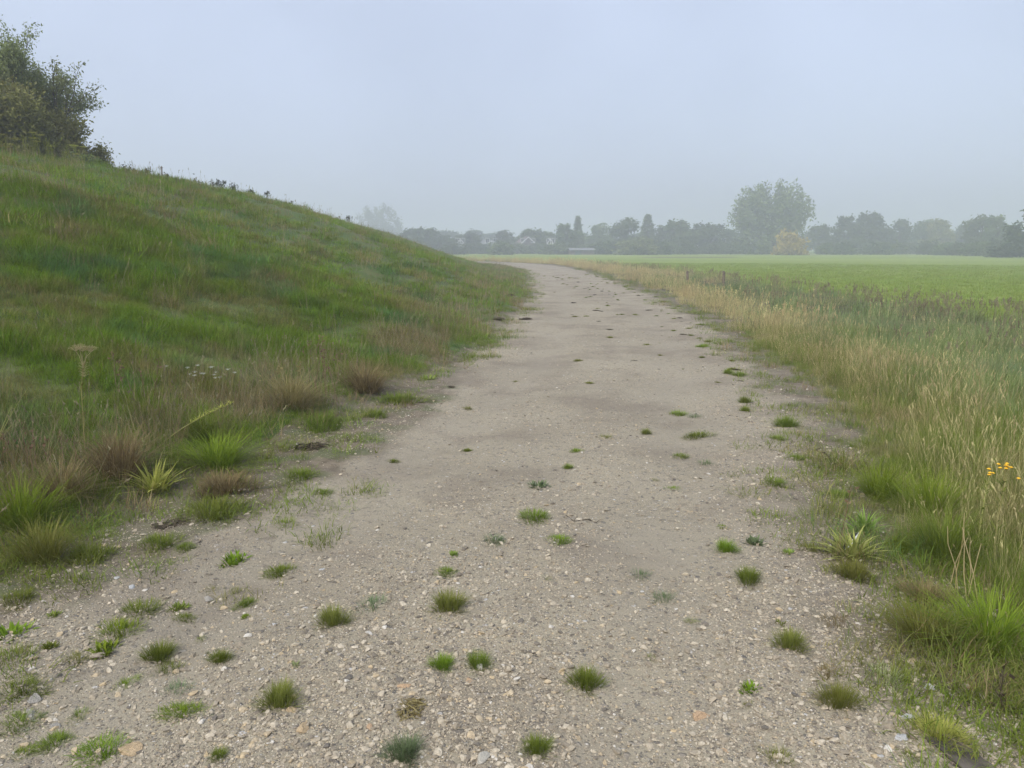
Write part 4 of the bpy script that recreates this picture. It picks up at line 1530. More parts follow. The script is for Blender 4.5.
p = np.array(at(940, 742))
q = np.array(at(1010, 800))
d = q - p
L_ = float(np.linalg.norm(d[:2]))
import bmesh
bm = bmesh.new()
bmesh.ops.create_cube(bm, size=1.0)
bmesh.ops.scale(bm, vec=(L_, 0.10, 0.03), verts=bm.verts)
bmesh.ops.subdivide_edges(bm, edges=[e for e in bm.edges if abs(e.verts[0].co.x - e.verts[1].co.x) > 0.1], cuts=10)
for v in bm.verts:
    v.co.y += random.uniform(-0.006, 0.006) + 0.01 * math.sin(v.co.x * 9)
    v.co.z += random.uniform(-0.002, 0.002)
bmesh.ops.bevel(bm, geom=bm.edges[:], offset=0.003, segments=1, affect='EDGES')
me = bpy.data.meshes.new('board')
bm.to_mesh(me)
bm.free()
me.materials.append(plain_mat('dark_board', (0.095, 0.08, 0.062), 0.8, 0.35, 14, 0.3))
o = link('board', me, None, tuple((p + q) / 2 + [0, 0, 0.0]), math.atan2(d[1], d[0]))
tag(o, 'dark weathered board half buried in gravel at the lower right', 'board')


# ================================================================== posts and plants on the skyline
FP = 'short posts at the edge of the field'
for px, py, label in ((687, 285, 'dark short post at the field edge, left one of two'), (723, 288, 'dark short post at the field edge, right one of two')):
    p = at(px, py)
    mb = MB()
    hgt = (py - 271) * depth_of(p) / FPX
    mb.tube([[0, 0, -0.2], [0.01, 0, hgt * 0.5], [0.0, 0.01, hgt - 0.03], [0, 0.01, hgt]], [0.055, 0.055, 0.05, 0.03], 8)
    o = link('wooden_post', mb.mesh('wooden_post', M_WOOD), None, p)
    tag(o, label, 'post', FP)

# the crest of the bank as it runs off
crest = []
for y in np.arange(13, 66, 0.25):
    x = np.arange(-22, 0, 0.25)
    z = height(x, np.full(len(x), y))
    # the point of this row that stands highest against the sky
    k = int(np.argmax((z - CAM_H) / np.hypot(x, y)))
    crest.append((x[k], y, z[k]))
crest = np.array(crest)


def project(p):
    d = p[1] * CP + (CAM_H - p[2]) * SP
    return 512 + FPX * p[0] / d, 384 - FPX * (p[1] * SP - (CAM_H - p[2]) * CP) / d


cpx = np.array([project(p)[0] for p in crest])


def on_crest(px):
    k = int(np.argmin(np.abs(cpx - px)))
    return crest[k]


CW = 'weed stalks along the crest of the bank'
r_ = np.random.default_rng(77)


def crest_weed(px, hpx, kind, label, seed):
    rr = np.random.default_rng(seed)
    c = on_crest(px)
    k = (c[1] * CP) / FPX
    h = hpx * k + 0.2
    mb = MB()
    for i in range(3 if kind != 'stake' else 1):
        b = np.array([rr.normal(0, 0.06), rr.normal(0, 0.06), -0.05])
        e = b + [rr.normal(0, 0.08), rr.normal(0, 0.08), h * rr.uniform(0.7, 1.0)]
        pts = [b, b + (e - b) * 0.5 + rr.normal(0, 0.015, 3), e]
        stem_mesh(mb, pts, 0.010, 0.006, 0.3)
        leaves_on(mb, pts, 14, (0.05, 0.14), (0.012, 0.028), rr)
        m = 26 if kind == 'head' else 12
        q = e + rr.normal(0, 0.045 if kind == 'head' else 0.03, (m, 3)) * [1, 1, 0.8 if kind == 'head' else 2.2]
        s_ = 0.022
        Q = np.stack([q + rr.normal(0, s_, (m, 3)) for _ in range(4)], 1)
        mb.quads(Q, rr.random(m) * 0.5)
    o = link('weed_stalk', mb.mesh('weed_stalk', F_WEED), None, (c[0], c[1], c[2]))
    tag(o, label, 'weed', CW)


F_WEED = leaf_mat('crest_weed', (0.05, 0.06, 0.028), (0.1, 0.09, 0.05))
CWL = [(104, 12, 'head', 'bushy dark weed stalk on the crest just right of the olive shrub'),
       (115, 11, 'spike', 'spiky weed on the crest, second from the olive shrub'),
       (129, 10, 'spike', 'pair of thin spiky weeds on the crest left of the stake'),
       (172, 9, 'head', 'round headed weed on the crest just right of the stake'),
       (198, 9, 'spike', 'upright weed cluster on the crest right of the round headed one'),
       (248, 9, 'head', 'broad dark weed on the crest midway down the skyline'),
       (278, 7, 'spike', 'low spiky weed on the crest right of the broad dark weed'),
       (347, 6, 'head', 'last dark weed on the crest by the pale far tree')]
for i, (px, h, kind, label) in enumerate(CWL):
    crest_weed(px, h, kind, label, 900 + i)
for i in range(52):
    px = 96 + 260 * (i + r_.random()) / 52
    crest_weed(px, float(r_.uniform(1.5, 7)), 'head' if r_.random() < 0.5 else 'spike', 'small dark weed stalk in the row along the crest of the bank', 1000 + i)

c = on_crest(161)
mb = MB()
h = 7 * c[1] / FPX + 0.18
mb.tube([[0, 0, -0.2], [0.01, 0, h * 0.5], [0.015, 0, h - 0.02], [0.016, 0, h]], [0.022, 0.021, 0.02, 0.012], 6)
mb.box((0.016, 0, h - 0.05), (0.055, 0.05, 0.02))
o = link('thin_stake', mb.mesh('thin_stake', M_WOOD), None, tuple(c))
tag(o, 'thin wooden stake standing on the crest of the bank', 'stake')

# ================================================================== trees
LEAF_A = leaf_mat('leaves_olive', (0.14, 0.15, 0.035), (0.26, 0.25, 0.08), dry=(0.27, 0.2, 0.08), dry_amt=0.25, patch=0.5, trans=0.25)
LEAF_B = leaf_mat('leaves_grey_green', (0.15, 0.18, 0.06), (0.28, 0.3, 0.12), trans=0.4)
LEAF_C = leaf_mat('leaves_dark', (0.06, 0.08, 0.03), (0.12, 0.145, 0.05), trans=0.2, var=0.5)
LEAF_D = leaf_mat('leaves_mid', (0.08, 0.105, 0.035), (0.15, 0.175, 0.06), trans=0.2, var=0.5)
LEAF_E = leaf_mat('leaves_autumn', (0.3, 0.23, 0.05), (0.46, 0.36, 0.09), trans=0.25)
LEAF_P = leaf_mat('leaves_poplar', (0.12, 0.15, 0.06), (0.22, 0.25, 0.1), trans=0.25)


def leaf_cloud(mb, centres, n, spread, size, rg, mat=0, aspect=1.5):
    """n leaf faces about each centre"""
    C_ = np.repeat(np.asarray(centres), n, 0)
    m = len(C_)
    q = C_ + rg.normal(0, 1, (m, 3)) * spread
    a = rg.normal(0, 1, (m, 3))
    a /= np.linalg.norm(a, axis=1)[:, None]
    b = np.cross(a, rg.normal(0, 1, (m, 3)))
    b /= np.linalg.norm(b, axis=1)[:, None] + 1e-9
    s_ = size * rg.uniform(0.6, 1.3, m)[:, None]
    Q = np.stack([q - a * s_ * aspect * 0.5, q + b * s_ * 0.32, q + a * s_ * aspect * 0.5, q - b * s_ * 0.32], 1)
    mb.quads(Q, np.clip(np.repeat(rg.random(len(centres)), n) * 0.55 + rg.random(m) * 0.45, 0, 1), mat)


def grow(wood, tips, p, d, L, r, level, rg, spread=0.55, up=0.15, kids=(2, 4), shrink=0.72, mids=None):
    """a branching limb: wood collects the tubes, tips the places where leaves hang"""
    n = 4
    pts = [p]
    dd = d
    for i in range(n):
        dd = dd + rg.normal(0, 0.10, 3) + [0, 0, up * 0.12]
        dd = dd / np.linalg.norm(dd)
        pts.append(pts[-1] + dd * L / n)
    wood.tube(pts, [r * (1 - 0.12 * i) for i in range(n + 1)], 5 if level > 1 else 3, rg.random())
    if level <= 1:
        tips.extend(pts[1:])
    elif level == 2:
        tips.append(pts[-1])
        tips.append(pts[3])
    if level == 0:
        return
    for k in range(int(rg.integers(kids[0], kids[1] + 1))):
        t = rg.uniform(0.45, 1.0)
        j = min(int(t * n), n - 1)
        q = pts[j] + (pts[j + 1] - pts[j]) * (t * n - j)
        e = dd + rg.normal(0, spread, 3) + [0, 0, up]
        e /= np.linalg.norm(e)
        grow(wood, tips, q, e, L * shrink * rg.uniform(0.75, 1.15), r * 0.55, level - 1, rg, spread, up, kids, shrink)
    grow(wood, tips, pts[-1], dd, L * shrink * rg.uniform(0.7, 1.0), r * 0.6, level - 1, rg, spread, up, kids, shrink)


def big_tree(name, label, loc, seed, stems, L, r, level, spread, up, leaf, size, nleaf, sp, bark, height=None, cat='tree', kids=(2, 4), shrink=0.72, lean=0.35, thin=1.0, squash=None, scale=1.0, bias=(0, 0)):
    rg = np.random.default_rng(seed)
    o = empty(name, loc, 0, scale)
    tag(o, label, cat)
    wood = MB()
    tips = []
    for k in range(stems):
        a = 2 * PI * k / stems + rg.uniform(-0.4, 0.4)
        ln = lean * rg.uniform(0.3, 1.15)
        d = np.array([math.cos(a) * ln + bias[0], math.sin(a) * ln + bias[1], 1.0])
        d /= np.linalg.norm(d)
        p = np.array([math.cos(a) * 0.12 * min(stems - 1, 3), math.sin(a) * 0.12 * min(stems - 1, 3), -0.2])
        grow(wood, tips, p, d, L * rg.uniform(0.8, 1.15), r, level, rg, spread, up, kids, shrink)
    T = np.array(tips)
    if height:
        k = height / T[:, 2].max()
        T = T * k
        wood.v = [q * k for q in wood.v]
    if thin < 1:
        T = T[rg.random(len(T)) < thin]
    link('trunk', wood.mesh('trunk', bark), o)
    cr = MB()
    leaf_cloud(cr, T, nleaf, sp, size, rg)
    link('crown', cr.mesh('crown', leaf), o)
    return o, T


def crest_ground(px, y):
    a, b, c_ = ray(px, 160)
    x = a / b * y
    return x, y, float(height(x, y)[0])


# the willow and shrubs on the bank at the left
big_tree('willow_tree', 'tall airy grey green tree behind the crest at the left border', crest_ground(-1, 23.6), 12, 5, 1.75, 0.075, 4, 0.42, 0.22, LEAF_B, 0.062, 14, 0.10, M_BARK, height=4.9, kids=(2, 3), shrink=0.74, lean=0.22)
big_tree('willow_tree', 'second airy tree cut by the left border behind the bank', crest_ground(-30, 23.6), 15, 4, 1.85, 0.075, 4, 0.42, 0.22, LEAF_B, 0.08, 9, 0.11, M_BARK, height=4.6, kids=(2, 3), shrink=0.74, lean=0.36)
big_tree('shrub', 'dense olive brown shrub in front of the airy tree', crest_ground(2, 22.8), 31, 9, 0.95, 0.03, 3, 0.55, 0.05, LEAF_A, 0.075, 20, 0.15, M_BARK, height=2.9, cat='shrub', kids=(2, 4), lean=0.8)
big_tree('shrub', 'dark olive shrub at the left border beneath the airy trees', crest_ground(-30, 22.6), 33, 9, 1.0, 0.03, 3, 0.55, 0.05, LEAF_A, 0.075, 20, 0.15, M_BARK, height=3.1, cat='shrub', kids=(2, 4), lean=0.8)
big_tree('shrub', 'low olive shrub at the right foot of the airy tree', crest_ground(40, 23.0), 32, 9, 0.62, 0.025, 3, 0.55, 0.0, LEAF_A, 0.07, 20, 0.13, M_BARK, height=1.5, cat='shrub', kids=(2, 3), lean=1.0)
big_tree('shrub', 'thin twiggy shrub with sparse leaves against the sky', crest_ground(36, 23.8), 36, 3, 1.0, 0.03, 3, 0.45, 0.2, LEAF_B, 0.07, 6, 0.08, M_BARK, height=3.6, cat='shrub', kids=(2, 3), lean=0.35)
big_tree('bramble_bush', 'low dark green bramble on the crest under the olive shrub', crest_ground(70, 22.2), 34, 8, 0.36, 0.012, 2, 0.6, -0.1, LEAF_D, 0.07, 14, 0.08, M_BARK, cat='bramble', kids=(3, 4), lean=1.6)
for k, (px, hh, label) in enumerate(((16, 0.5, 'yellow flowered weed on the crest nearest the left border'), (44, 0.55, 'yellow flowered weed on the crest under the middle of the shrub'), (63, 0.5, 'yellow flowered weed on the crest left of the bramble'))):
    c = on_crest(px + 4)
    rr = np.random.default_rng(60 + k)
    o = empty('flowering_weed', (c[0], c[1] - 0.2, c[2] - 0.05))
    tag(o, label, 'weed', 'yellow flowered weeds on the crest')
    st, fl = MB(), MB()
    for i in range(14):
        b = np.array([rr.normal(0, 0.25), rr.normal(0, 0.15), 0])
        e = b + [rr.normal(0, 0.12), rr.normal(0, 0.1), hh * rr.uniform(0.6, 1.1)]
        pts = [b, (b + e) / 2 + rr.normal(0, 0.02, 3), e]
        stem_mesh(st, pts, 0.008, 0.005)
        leaves_on(st, pts, 16, (0.06, 0.14), (0.015, 0.03), rr)
        if i % 3 == 0:
            umbel(fl, e, 0.10, 14, rr, up=0.3)
    link('stems', st.mesh('stems', F_OLIVE), o)
    link('flowers', fl.mesh('flowers', F_YELLOW), o)

# ------------------------------------------------------------------ the far trees
_far = {}


def far_meshes(kind, seed):
    """trunk and crown about one unit high"""
    key = (kind, seed)
    if key in _far:
        return _far[key]
    rg = np.random.default_rng(400 + seed * 17 + len(kind))
    wood, cr = MB(), MB()
    if kind == 'conifer':
        wood.tube([[0, 0, -0.03], [0, 0, 0.5], [0, 0, 0.98]], [0.02, 0.013, 0.003], 6)
        cs = []
        for k in range(130):
            h = 0.1 + 0.88 * (k / 130) ** 0.9
            R = 0.19 * (1 - h) ** 0.8 + 0.008
            a = k * 2.4
            rr_ = R * math.sqrt(rg.uniform(0.3, 1.0))
            cs.append([rr_ * math.cos(a), rr_ * math.sin(a), h - rr_ * 0.25])
            if k % 6 == 0:
                wood.tube([[0, 0, h], [R * math.cos(a), R * math.sin(a), h - R * 0.25]], [0.005, 0.002], 3)
        leaf_cloud(cr, cs, 18, (0.016, 0.016, 0.02), 0.03, rg)
    elif kind == 'bush':
        cs = []
        for k in range(46):
            d = rg.normal(0, 1, 3)
            d /= np.linalg.norm(d)
            d[2] = abs(d[2])
            cs.append(d * [0.55, 0.5, 0.78] * rg.uniform(0.55, 1.0) + [0, 0, 0.1])
        for c_ in cs[::4]:
            wood.tube([[0, 0, -0.05], np.array(c_) * [0.4, 0.4, 0.5], c_], [0.02, 0.015, 0.006], 4)
        leaf_cloud(cr, cs, 48, (0.085, 0.085, 0.075), 0.085, rg)
    else:
        W = {'round': 0.36, 'broad': 0.5, 'tall': 0.27}[kind]
        lobes = []
        for k in range(int(rg.integers(15, 20))):
            a = rg.random() * 2 * PI
            h = rg.uniform(0.16, 0.84)
            R = W * (0.75 if h < 0.62 else 0.75 - 1.3 * (h - 0.62)) * rg.uniform(0.4, 1.1)
            lobes.append((np.array([R * math.cos(a), R * math.sin(a), h]), rg.uniform(0.12, 0.2)))
        lobes.append((np.array([rg.normal(0, 0.05), 0, 0.83]), 0.14))
        wood.tube([[0, 0, -0.03], [0.01, 0, 0.2], [0, 0.01, 0.5], [0.0, 0.0, 0.8]], [0.035, 0.028, 0.018, 0.006], 6)
        cs = []
        for c_, R in lobes:
            wood.tube([[0, 0, 0.2 + 0.25 * c_[2]], c_ * [0.5, 0.5, 0.8] + [0, 0, 0.04], c_], [0.016, 0.01, 0.004], 4)
            for j in range(17):
                d = rg.normal(0, 1, 3)
                d /= np.linalg.norm(d)
                cs.append(c_ + d * R * rg.uniform(0.5, 1.0) * [1, 1, 0.85])
        leaf_cloud(cr, cs, 15, (0.04, 0.04, 0.035), 0.05, rg)
    _far[key] = (wood.mesh('trunk', M_BARK), {}, cr)
    return _far[key]


def far_tree(px, top, wpx, D, kind, mat, label, group=None, base=-0.3):
    """a far tree whose top shows at (px, top), wpx wide"""
    x, y, zt = far(px, top, D)
    H = zt - base
    seed = hash_seed(px, top) % 5
    w, cache, cr = far_meshes(kind, seed)
    if mat.name not in cache:
        cache[mat.name] = cr.mesh('crown', mat)
    nat = {'conifer': 0.4, 'bush': 1.25, 'round': 0.86, 'broad': 1.1, 'tall': 0.66}[kind]
    if wpx is None:
        sx = H
    else:
        sx = wpx * D / FPX / nat
    nm = {'conifer': 'conifer_tree', 'bush': 'bush'}.get(kind, 'broadleaf_tree')
    o = empty(nm, (x, y, base), hash_seed(top, px) % 628 / 100, (sx, sx, H / {'bush': 0.95}.get(kind, 1.0)))
    tag(o, label, 'bush' if kind == 'bush' else 'tree', group)
    link('trunk', w, o)
    link('crown', cache[mat.name], o)
    return o


FT = 'trees of the misty far tree line'
N_ = leaf_mat('leaves_near_dark', (0.04, 0.055, 0.022), (0.085, 0.105, 0.04), trans=0.2, var=0.4)
A_, B_, C_, D_, E_, P_ = LEAF_A, LEAF_B, LEAF_C, LEAF_D, LEAF_E, LEAF_P
for row in [
    (419, 227, 56, 235, 'broad', C_, 'rounded dark misty tree emerging from behind the bank slope'),
    (446, 234, 34, 235, 'round', C_, 'lower misty tree right of the one behind the bank slope'),
    (471, 231, 30, 240, 'round', C_, 'round misty tree left of the first white house front'),
    (503, 229, 28, 245, 'round', C_, 'misty tree between the white houses at the left'),
    (528, 228, 42, 240, 'broad', C_, 'broad misty tree above the house with white gable boards'),
    (548, 230, 26, 250, 'round', D_, 'misty tree right above the white gable boards'),
    (568, 222, 28, 215, 'round', C_, 'dark round tree just left of the narrow conifer'),
    (578, 216, 19, 225, 'conifer', D_, 'narrow pointed conifer beside the dark round tree'),
    (600, 222, 44, 250, 'broad', D_, 'wide misty tree right of the narrow conifer'),
    (627, 217, 30, 225, 'tall', C_, 'tall oval tree midway between the two conifers'),
    (648, 214, 26, 230, 'conifer', D_, 'broad pointed conifer with a thin tip'),
    (663, 224, 28, 240, 'round', C_, 'misty tree right of the broad conifer'),
    (682, 219, 40, 225, 'round', D_, 'rounded tree with a flat top right of the broad conifer'),
    (712, 221, 48, 230, 'broad', C_, 'broad misty tree left of the giant fan shaped tree'),
    (728, 228, 22, 245, 'round', C_, 'small tree at the left foot of the giant fan shaped tree'),
    (822, 224, 32, 250, 'round', D_, 'misty tree right of the giant fan shaped tree'),
    (851, 214, 36, 235, 'round', C_, 'rounded dark tree, left one of the highest pair at the right'),
    (875, 211, 40, 238, 'round', C_, 'rounded tree, right one of the highest pair at the right'),
    (901, 218, 38, 245, 'broad', C_, 'flat topped misty tree right of the highest pair'),
    (925, 218, 34, 250, 'round', D_, 'misty tree left of the pale brownish tree'),
    (940, 217, 34, 240, 'round', A_, 'pale brownish rounded tree in the right tree line'),
    (962, 224, 34, 250, 'broad', D_, 'lowest tree of the right tree line'),
    (984, 213, 36, 200, 'round', D_, 'green tree with sky gaps left of the near dark tree'),
    (1002, 213, 34, 190, 'round', D_, 'thin green tree touching the near dark tree'),
    (1034, 205, 58, 140, 'broad', N_, 'nearest dark tree at the right border across the field'),
    (1062, 212, 60, 170, 'broad', C_, 'dark tree beyond the right border across the field'),
    (1100, 216, 60, 200, 'round', C_, 'tree further out beyond the right border'),
    (395, 236, 44, 240, 'round', C_, 'misty tree hidden low behind the end of the bank'),
]:
    far_tree(*row, group=FT)
FB = 'bushes at the foot of the far tree line'
rg = np.random.default_rng(9)
for k, px in enumerate(np.arange(384, 1080, 17)):
    D = float(rg.uniform(196, 232)) if px < 940 else float(rg.uniform(165, 190))
    if 565 < px < 592 or 765 < px < 815:
        continue
    far_tree(float(px + rg.uniform(-5, 5)), float(rg.uniform(236, 243)) if min(abs(px - q_) for q_ in (459, 487, 525, 553, 690, 716)) > 13 else 242.3, float(rg.uniform(24, 40)), D, 'bush', [C_, D_, D_][int(rg.integers(0, 3))],
             'grey green bush in the hazy row at the foot of the far trees', FB)
far_tree(637, 236, 46, 195, 'bush', B_, 'wide pale bush in front of the tall oval tree', FB)
far_tree(790, 229, 38, 192, 'bush', E_, 'yellow brown autumn bush in front of the giant fan shaped tree', FB)
far_tree(1010, 243, 40, 142, 'bush', N_, 'dark bush under the near dark tree at the right', FB)
FW = 'trees of the second row far behind'
for k, px in enumerate(np.arange(380, 1110, 24)):
    far_tree(float(px + rg.uniform(-8, 8)), float(rg.uniform(228, 236)), float(rg.uniform(34, 52)), float(rg.uniform(275, 330)), ['round', 'broad'][k % 2], C_, 'faint tree of the second row far behind the tree line', FW)


# the giant fan shaped tree and the pale tree behind the bank: limbs sweeping up from the base
def fan_tree(px, top, wpx, D, seed, label, mat, n=26, nl=22):
    rg = np.random.default_rng(seed)
    x, y, zt = far(px, top, D)
    H = zt + 0.3
    R = wpx * D / FPX / 2
    o = empty('fan_tree', (x, y, -0.3))
    tag(o, label, 'tree')
    wood, cr = MB(), MB()
    wood.tube([[0, 0, -0.3], [0.1, 0, 0.06 * H], [0, 0, 0.16 * H]], [0.6, 0.5, 0.42], 9)
    cs = []
    for k in range(n):
        a = k * 2.4 + rg.uniform(-0.3, 0.3)
        q = math.sqrt((k + 0.5) / n)
        tip = np.array([R * q * math.cos(a), 0.8 * R * q * math.sin(a), H * (0.97 - 0.42 * q ** 2.6) * rg.uniform(0.92, 1.0)])
        st_ = np.array([0, 0, H * rg.uniform(0.04, 0.16)])
        pts = [st_ + (tip - st_) * t_ + np.array([tip[0], tip[1], 0]) * 0.18 * math.sin(PI * t_) for t_ in np.linspace(0, 1, 8)]
        wood.tube(pts, [0.2 * (1 - 0.11 * i) for i in range(8)], 5, 0.5)
        for j in range(14):
            t_ = rg.uniform(0.2, 1.0)
            i = min(int(t_ * 7), 6)
            c_ = pts[i] + (pts[i + 1] - pts[i]) * (t_ * 7 - i)
            cs.append(c_ + rg.normal(0, 0.055 * H * (1.05 - 0.55 * t_), 3) * [1, 1, 1.1])
    leaf_cloud(cr, cs, nl, (0.028 * H, 0.028 * H, 0.04 * H), 0.036 * H, rg)
    for k in range(60):                      # low skirt
        a = rg.random() * 2 * PI
        r0 = R * 0.75 * math.sqrt(rg.random())
        cs.append([r0 * math.cos(a), r0 * math.sin(a), H * rg.uniform(0.08, 0.34)])
    leaf_cloud(cr, cs[-60:], nl, (0.05 * H, 0.05 * H, 0.05 * H), 0.036 * H, rg)
    link('trunk', wood.mesh('trunk', M_BARKPALE), o)
    link('crown', cr.mesh('crown', mat), o)


fan_tree(774, 181, 84, 222, 3, 'giant fan shaped tree towering over the far tree line', LEAF_P, 42, 22)
fan_tree(379, 204, 50, 430, 4, 'pale faded fan shaped tree behind the crest of the bank', LEAF_P, 18, 24)


# ------------------------------------------------------------------ houses among the far trees
M_WALLW = plain_mat('white_render', (0.58, 0.58, 0.56), 0.8, 0.05, 0.7)
M_BRICK = plain_mat('brown_brick', (0.13, 0.105, 0.09), 0.85, 0.2, 1.5)
M_ROOF = plain_mat('roof_tiles', (0.15, 0.11, 0.1), 0.8, 0.25, 1.2)
M_ROOFP = plain_mat('pale_roof', (0.17, 0.17, 0.165), 0.6, 0.1, 0.6)
M_TRIM = plain_mat('white_boards', (0.62, 0.62, 0.6), 0.6, 0.04, 1)
M_GLASS = plain_mat('dark_glass', (0.03, 0.035, 0.04), 0.1, 0.1, 1)
M_DOOR = plain_mat('door_paint', (0.07, 0.1, 0.09), 0.5, 0.1, 1)


def house(px, basey, D, W, Dp, He, Hr, wall, roof, label, rz=0.0, trim=True, chimney=True):
    x, y, _ = far(px, 245, D)
    o = empty('house', (x, y, -0.25), rz)
    tag(o, label, 'house', 'houses among the far trees')
    mb = MB()
    w2, d2 = W / 2, Dp / 2
    Vv = [(-w2, -d2, 0), (w2, -d2, 0), (w2, d2, 0), (-w2, d2, 0), (-w2, -d2, He), (w2, -d2, He), (w2, d2, He), (-w2, d2, He), (0, -d2, He + Hr), (0, d2, He + Hr)]
    mb.add(Vv, [(0, 1, 5, 8, 4), (2, 3, 7, 9, 6), (1, 2, 6, 5), (3, 0, 4, 7), (0, 3, 2, 1)])
    link('wall', mb.mesh('wall', wall), o)
    ov = 0.45
    mb = MB()
    for sgn in (-1, 1):
        dx, dz = sgn * (w2 + ov), -ov * Hr / w2
        a_ = np.array([0, -d2 - ov, He + Hr + 0.06])
        b_ = np.array([dx, -d2 - ov, He + dz + 0.06])
        c_ = np.array([dx, d2 + ov, He + dz + 0.06])
        e_ = np.array([0, d2 + ov, He + Hr + 0.06])
        up_ = np.array([0, 0, 0.16])
        mb.add([a_, b_, c_, e_, a_ + up_, b_ + up_, c_ + up_, e_ + up_], [(0, 3, 2, 1), (4, 5, 6, 7), (0, 1, 5, 4), (1, 2, 6, 5), (2, 3, 7, 6), (3, 0, 4, 7)])
    rf = link('roof', mb.mesh('roof', roof), o)
    if chimney:
        mb = MB()
        mb.box((w2 * 0.35, 0.3, He + Hr * 0.9), (0.7, 0.7, 1.9))
        mb.box((w2 * 0.35, 0.3, He + Hr * 0.9 + 1.0), (0.84, 0.84, 0.14))
        link('chimney', mb.mesh('chimney', M_BRICK), rf)
    if trim:
        for sgn in (-1, 1):
            mb = MB()
            a_ = np.array([0, -d2 - ov - 0.03, He + Hr + 0.12])
            b_ = np.array([sgn * (w2 + ov), -d2 - ov - 0.03, He - ov * Hr / w2 + 0.12])
            h_ = np.array([0, 0, 0.35])
            t_ = np.array([0, 0.025, 0])
            mb.add([a_ - h_ + t_, b_ - h_ + t_, b_ + t_, a_ + t_, a_ - h_ - t_, b_ - h_ - t_, b_ - t_, a_ - t_], [(0, 1, 2, 3), (4, 7, 6, 5), (0, 4, 5, 1), (1, 5, 6, 2), (2, 6, 7, 3), (3, 7, 4, 0)])
            link('gable_board', mb.mesh('gable_board', M_TRIM), o)
    for (wx, wz) in ((-w2 * 0.5, 1.5), (w2 * 0.5, 1.5), (-w2 * 0.45, 4.1), (w2 * 0.45, 4.1)):
        if wz > He + 0.3 and abs(wx) > w2 * 0.5:
            continue
        mb = MB()
        for c_, s_ in (((wx, -d2 - 0.03, wz - 0.68), (1.36, 0.1, 0.1)), ((wx, -d2 - 0.03, wz + 0.68), (1.36, 0.1, 0.1)), ((wx - 0.64, -d2 - 0.03, wz), (0.09, 0.1, 1.26)), ((wx + 0.64, -d2 - 0.03, wz), (0.09, 0.1, 1.26)), ((wx, -d2 - 0.03, wz), (0.06, 0.08, 1.26))):
            mb.box(c_, s_)
        wn = link('window', mb.mesh('window', M_TRIM), o)
        mb = MB()
        mb.box((wx, -d2 - 0.005, wz), (1.2, 0.03, 1.26))
        link('pane', mb.mesh('pane', M_GLASS), wn)
    mb = MB()
    mb.box((0, -d2 - 0.02, 1.05), (1.0, 0.08, 2.1))
    link('door', mb.mesh('door', M_DOOR), o)


house(459, 250, 236, 3.6, 6, 2.6, 1.9, M_WALLW, M_ROOF, 'small white house front glimpsed at the left end of the tree line', 0.2, True, False)
house(487, 250, 238, 6.0, 6, 2.5, 1.6, M_WALLW, M_ROOFP, 'low white house with pale grey roof right of the leftmost white front', 0.5, True, False)
house(525, 250, 236, 7.0, 7, 2.2, 3.0, M_BRICK, M_ROOF, 'brown house with white sloping gable boards among the trees', 0.25, True, True)
house(553, 250, 238, 2.6, 6, 2.8, 1.9, M_WALLW, M_ROOF, 'narrow white house right of the house with gable boards', -0.3, True, False)
house(690, 250, 236, 3.4, 6, 2.6, 1.8, M_WALLW, M_ROOF, 'small white house front under the rounded tree right of the broad conifer', 0.2, True, False)
house(716, 250, 238, 5.5, 6, 2.2, 1.5, M_WALLW, M_ROOF, 'low white house left of the giant fan shaped tree', 0.1, True, False)
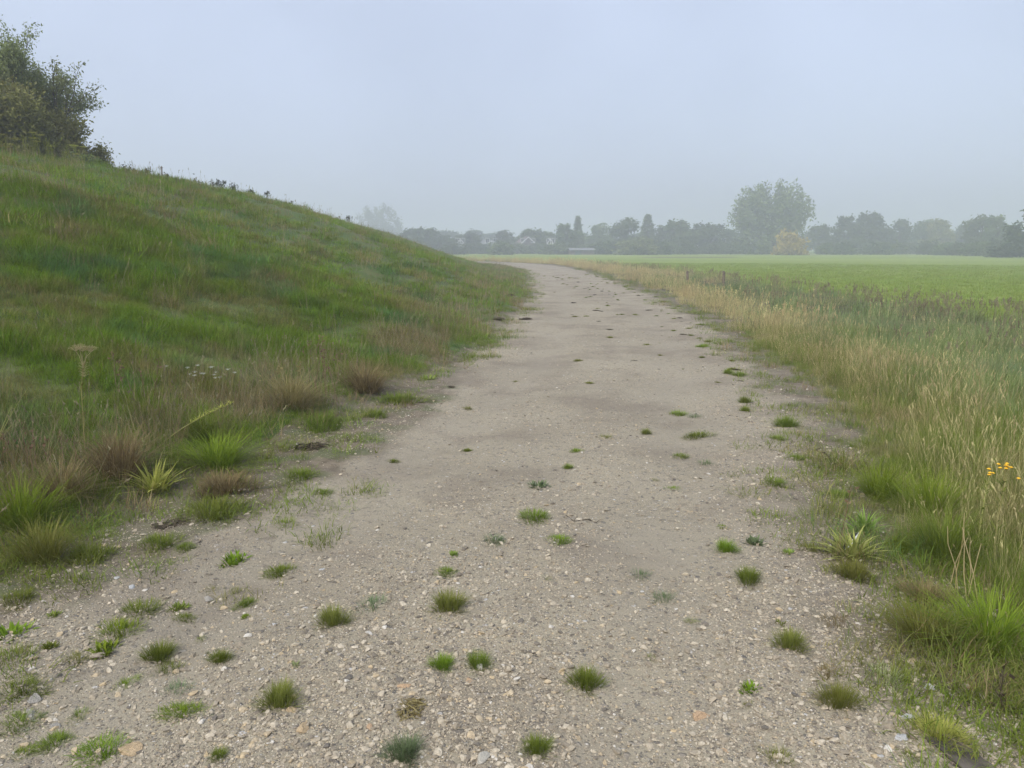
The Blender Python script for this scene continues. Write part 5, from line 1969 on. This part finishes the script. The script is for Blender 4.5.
# long pale roofed shed
x, y, _ = far(581, 250, 205)
o = empty('shed', (x, y, -0.6), 0.08, (0.75, 1.0, 0.72))
tag(o, 'long low shed with pale roof below the narrow conifer', 'shed')
mb = MB()
mb.box((0, 0, 1.1), (8.6, 4, 2.2))
link('wall', mb.mesh('wall', M_BRICK), o)
mb = MB()
mb.add([(-4.7, -2.5, 2.22), (4.7, -2.5, 2.22), (4.7, 0, 3.0), (-4.7, 0, 3.0), (4.7, 2.5, 2.22), (-4.7, 2.5, 2.22), (-4.7, -2.5, 2.32), (4.7, -2.5, 2.32), (4.7, 0, 3.1), (-4.7, 0, 3.1), (4.7, 2.5, 2.32), (-4.7, 2.5, 2.32)],
       [(0, 3, 2, 1), (3, 5, 4, 2), (6, 7, 8, 9), (9, 8, 10, 11), (0, 1, 7, 6), (4, 5, 11, 10), (1, 2, 8, 7), (2, 4, 10, 8), (3, 0, 6, 9), (5, 3, 9, 11)])
link('roof', mb.mesh('roof', M_ROOFP), o)
mb = MB()
mb.box((-1.5, -2.02, 1.0), (2.2, 0.08, 2.0))
link('door', mb.mesh('door', M_DOOR), o)

# dark ploughed strip and pale grass strip at the end of the field
for nm, px0, px1, py, dep, mat, lift, label, cat in (('soil_strip', 636, 742, 257.4, 10, plain_mat('bare_soil', (0.085, 0.065, 0.045), 0.95, 0.3, 0.4), 0.02, 'thin dark bare strip of soil at the far end of the field', 'soil'),
                                          ('grass_strip', 650, 1060, 254.3, 22, plain_mat('pale_grass', (0.24, 0.26, 0.12), 0.95, 0.2, 0.15), 0.01, 'pale strip of mown grass before the far trees', 'grass strip')):
    a, b, c_ = ray(px0, py)
    D = (CAM_H + 0.16) / -c_ * b
    xa = a / b * D
    a2 = ray(px1, py)[0]
    xb = a2 / b * D
    n_ = 40
    r_ = np.random.default_rng(8)
    V_ = []
    for i in range(n_ + 1):
        q = i / n_
        x_ = xa + (xb - xa) * q
        taper = min(1, 6 * q, 6 * (1 - q))
        V_.append((x_, D - dep * 0.5 * taper + r_.normal(0, 0.4), -0.16 + lift))
        V_.append((x_, D + dep * 0.5 * taper + r_.normal(0, 0.4), -0.16 + lift))
    mb = MB()
    mb.add(V_, [(2 * i, 2 * i + 2, 2 * i + 3, 2 * i + 1) for i in range(n_)])
    o = link(nm, mb.mesh(nm, mat))
    tag(o, label, cat, kind='structure')
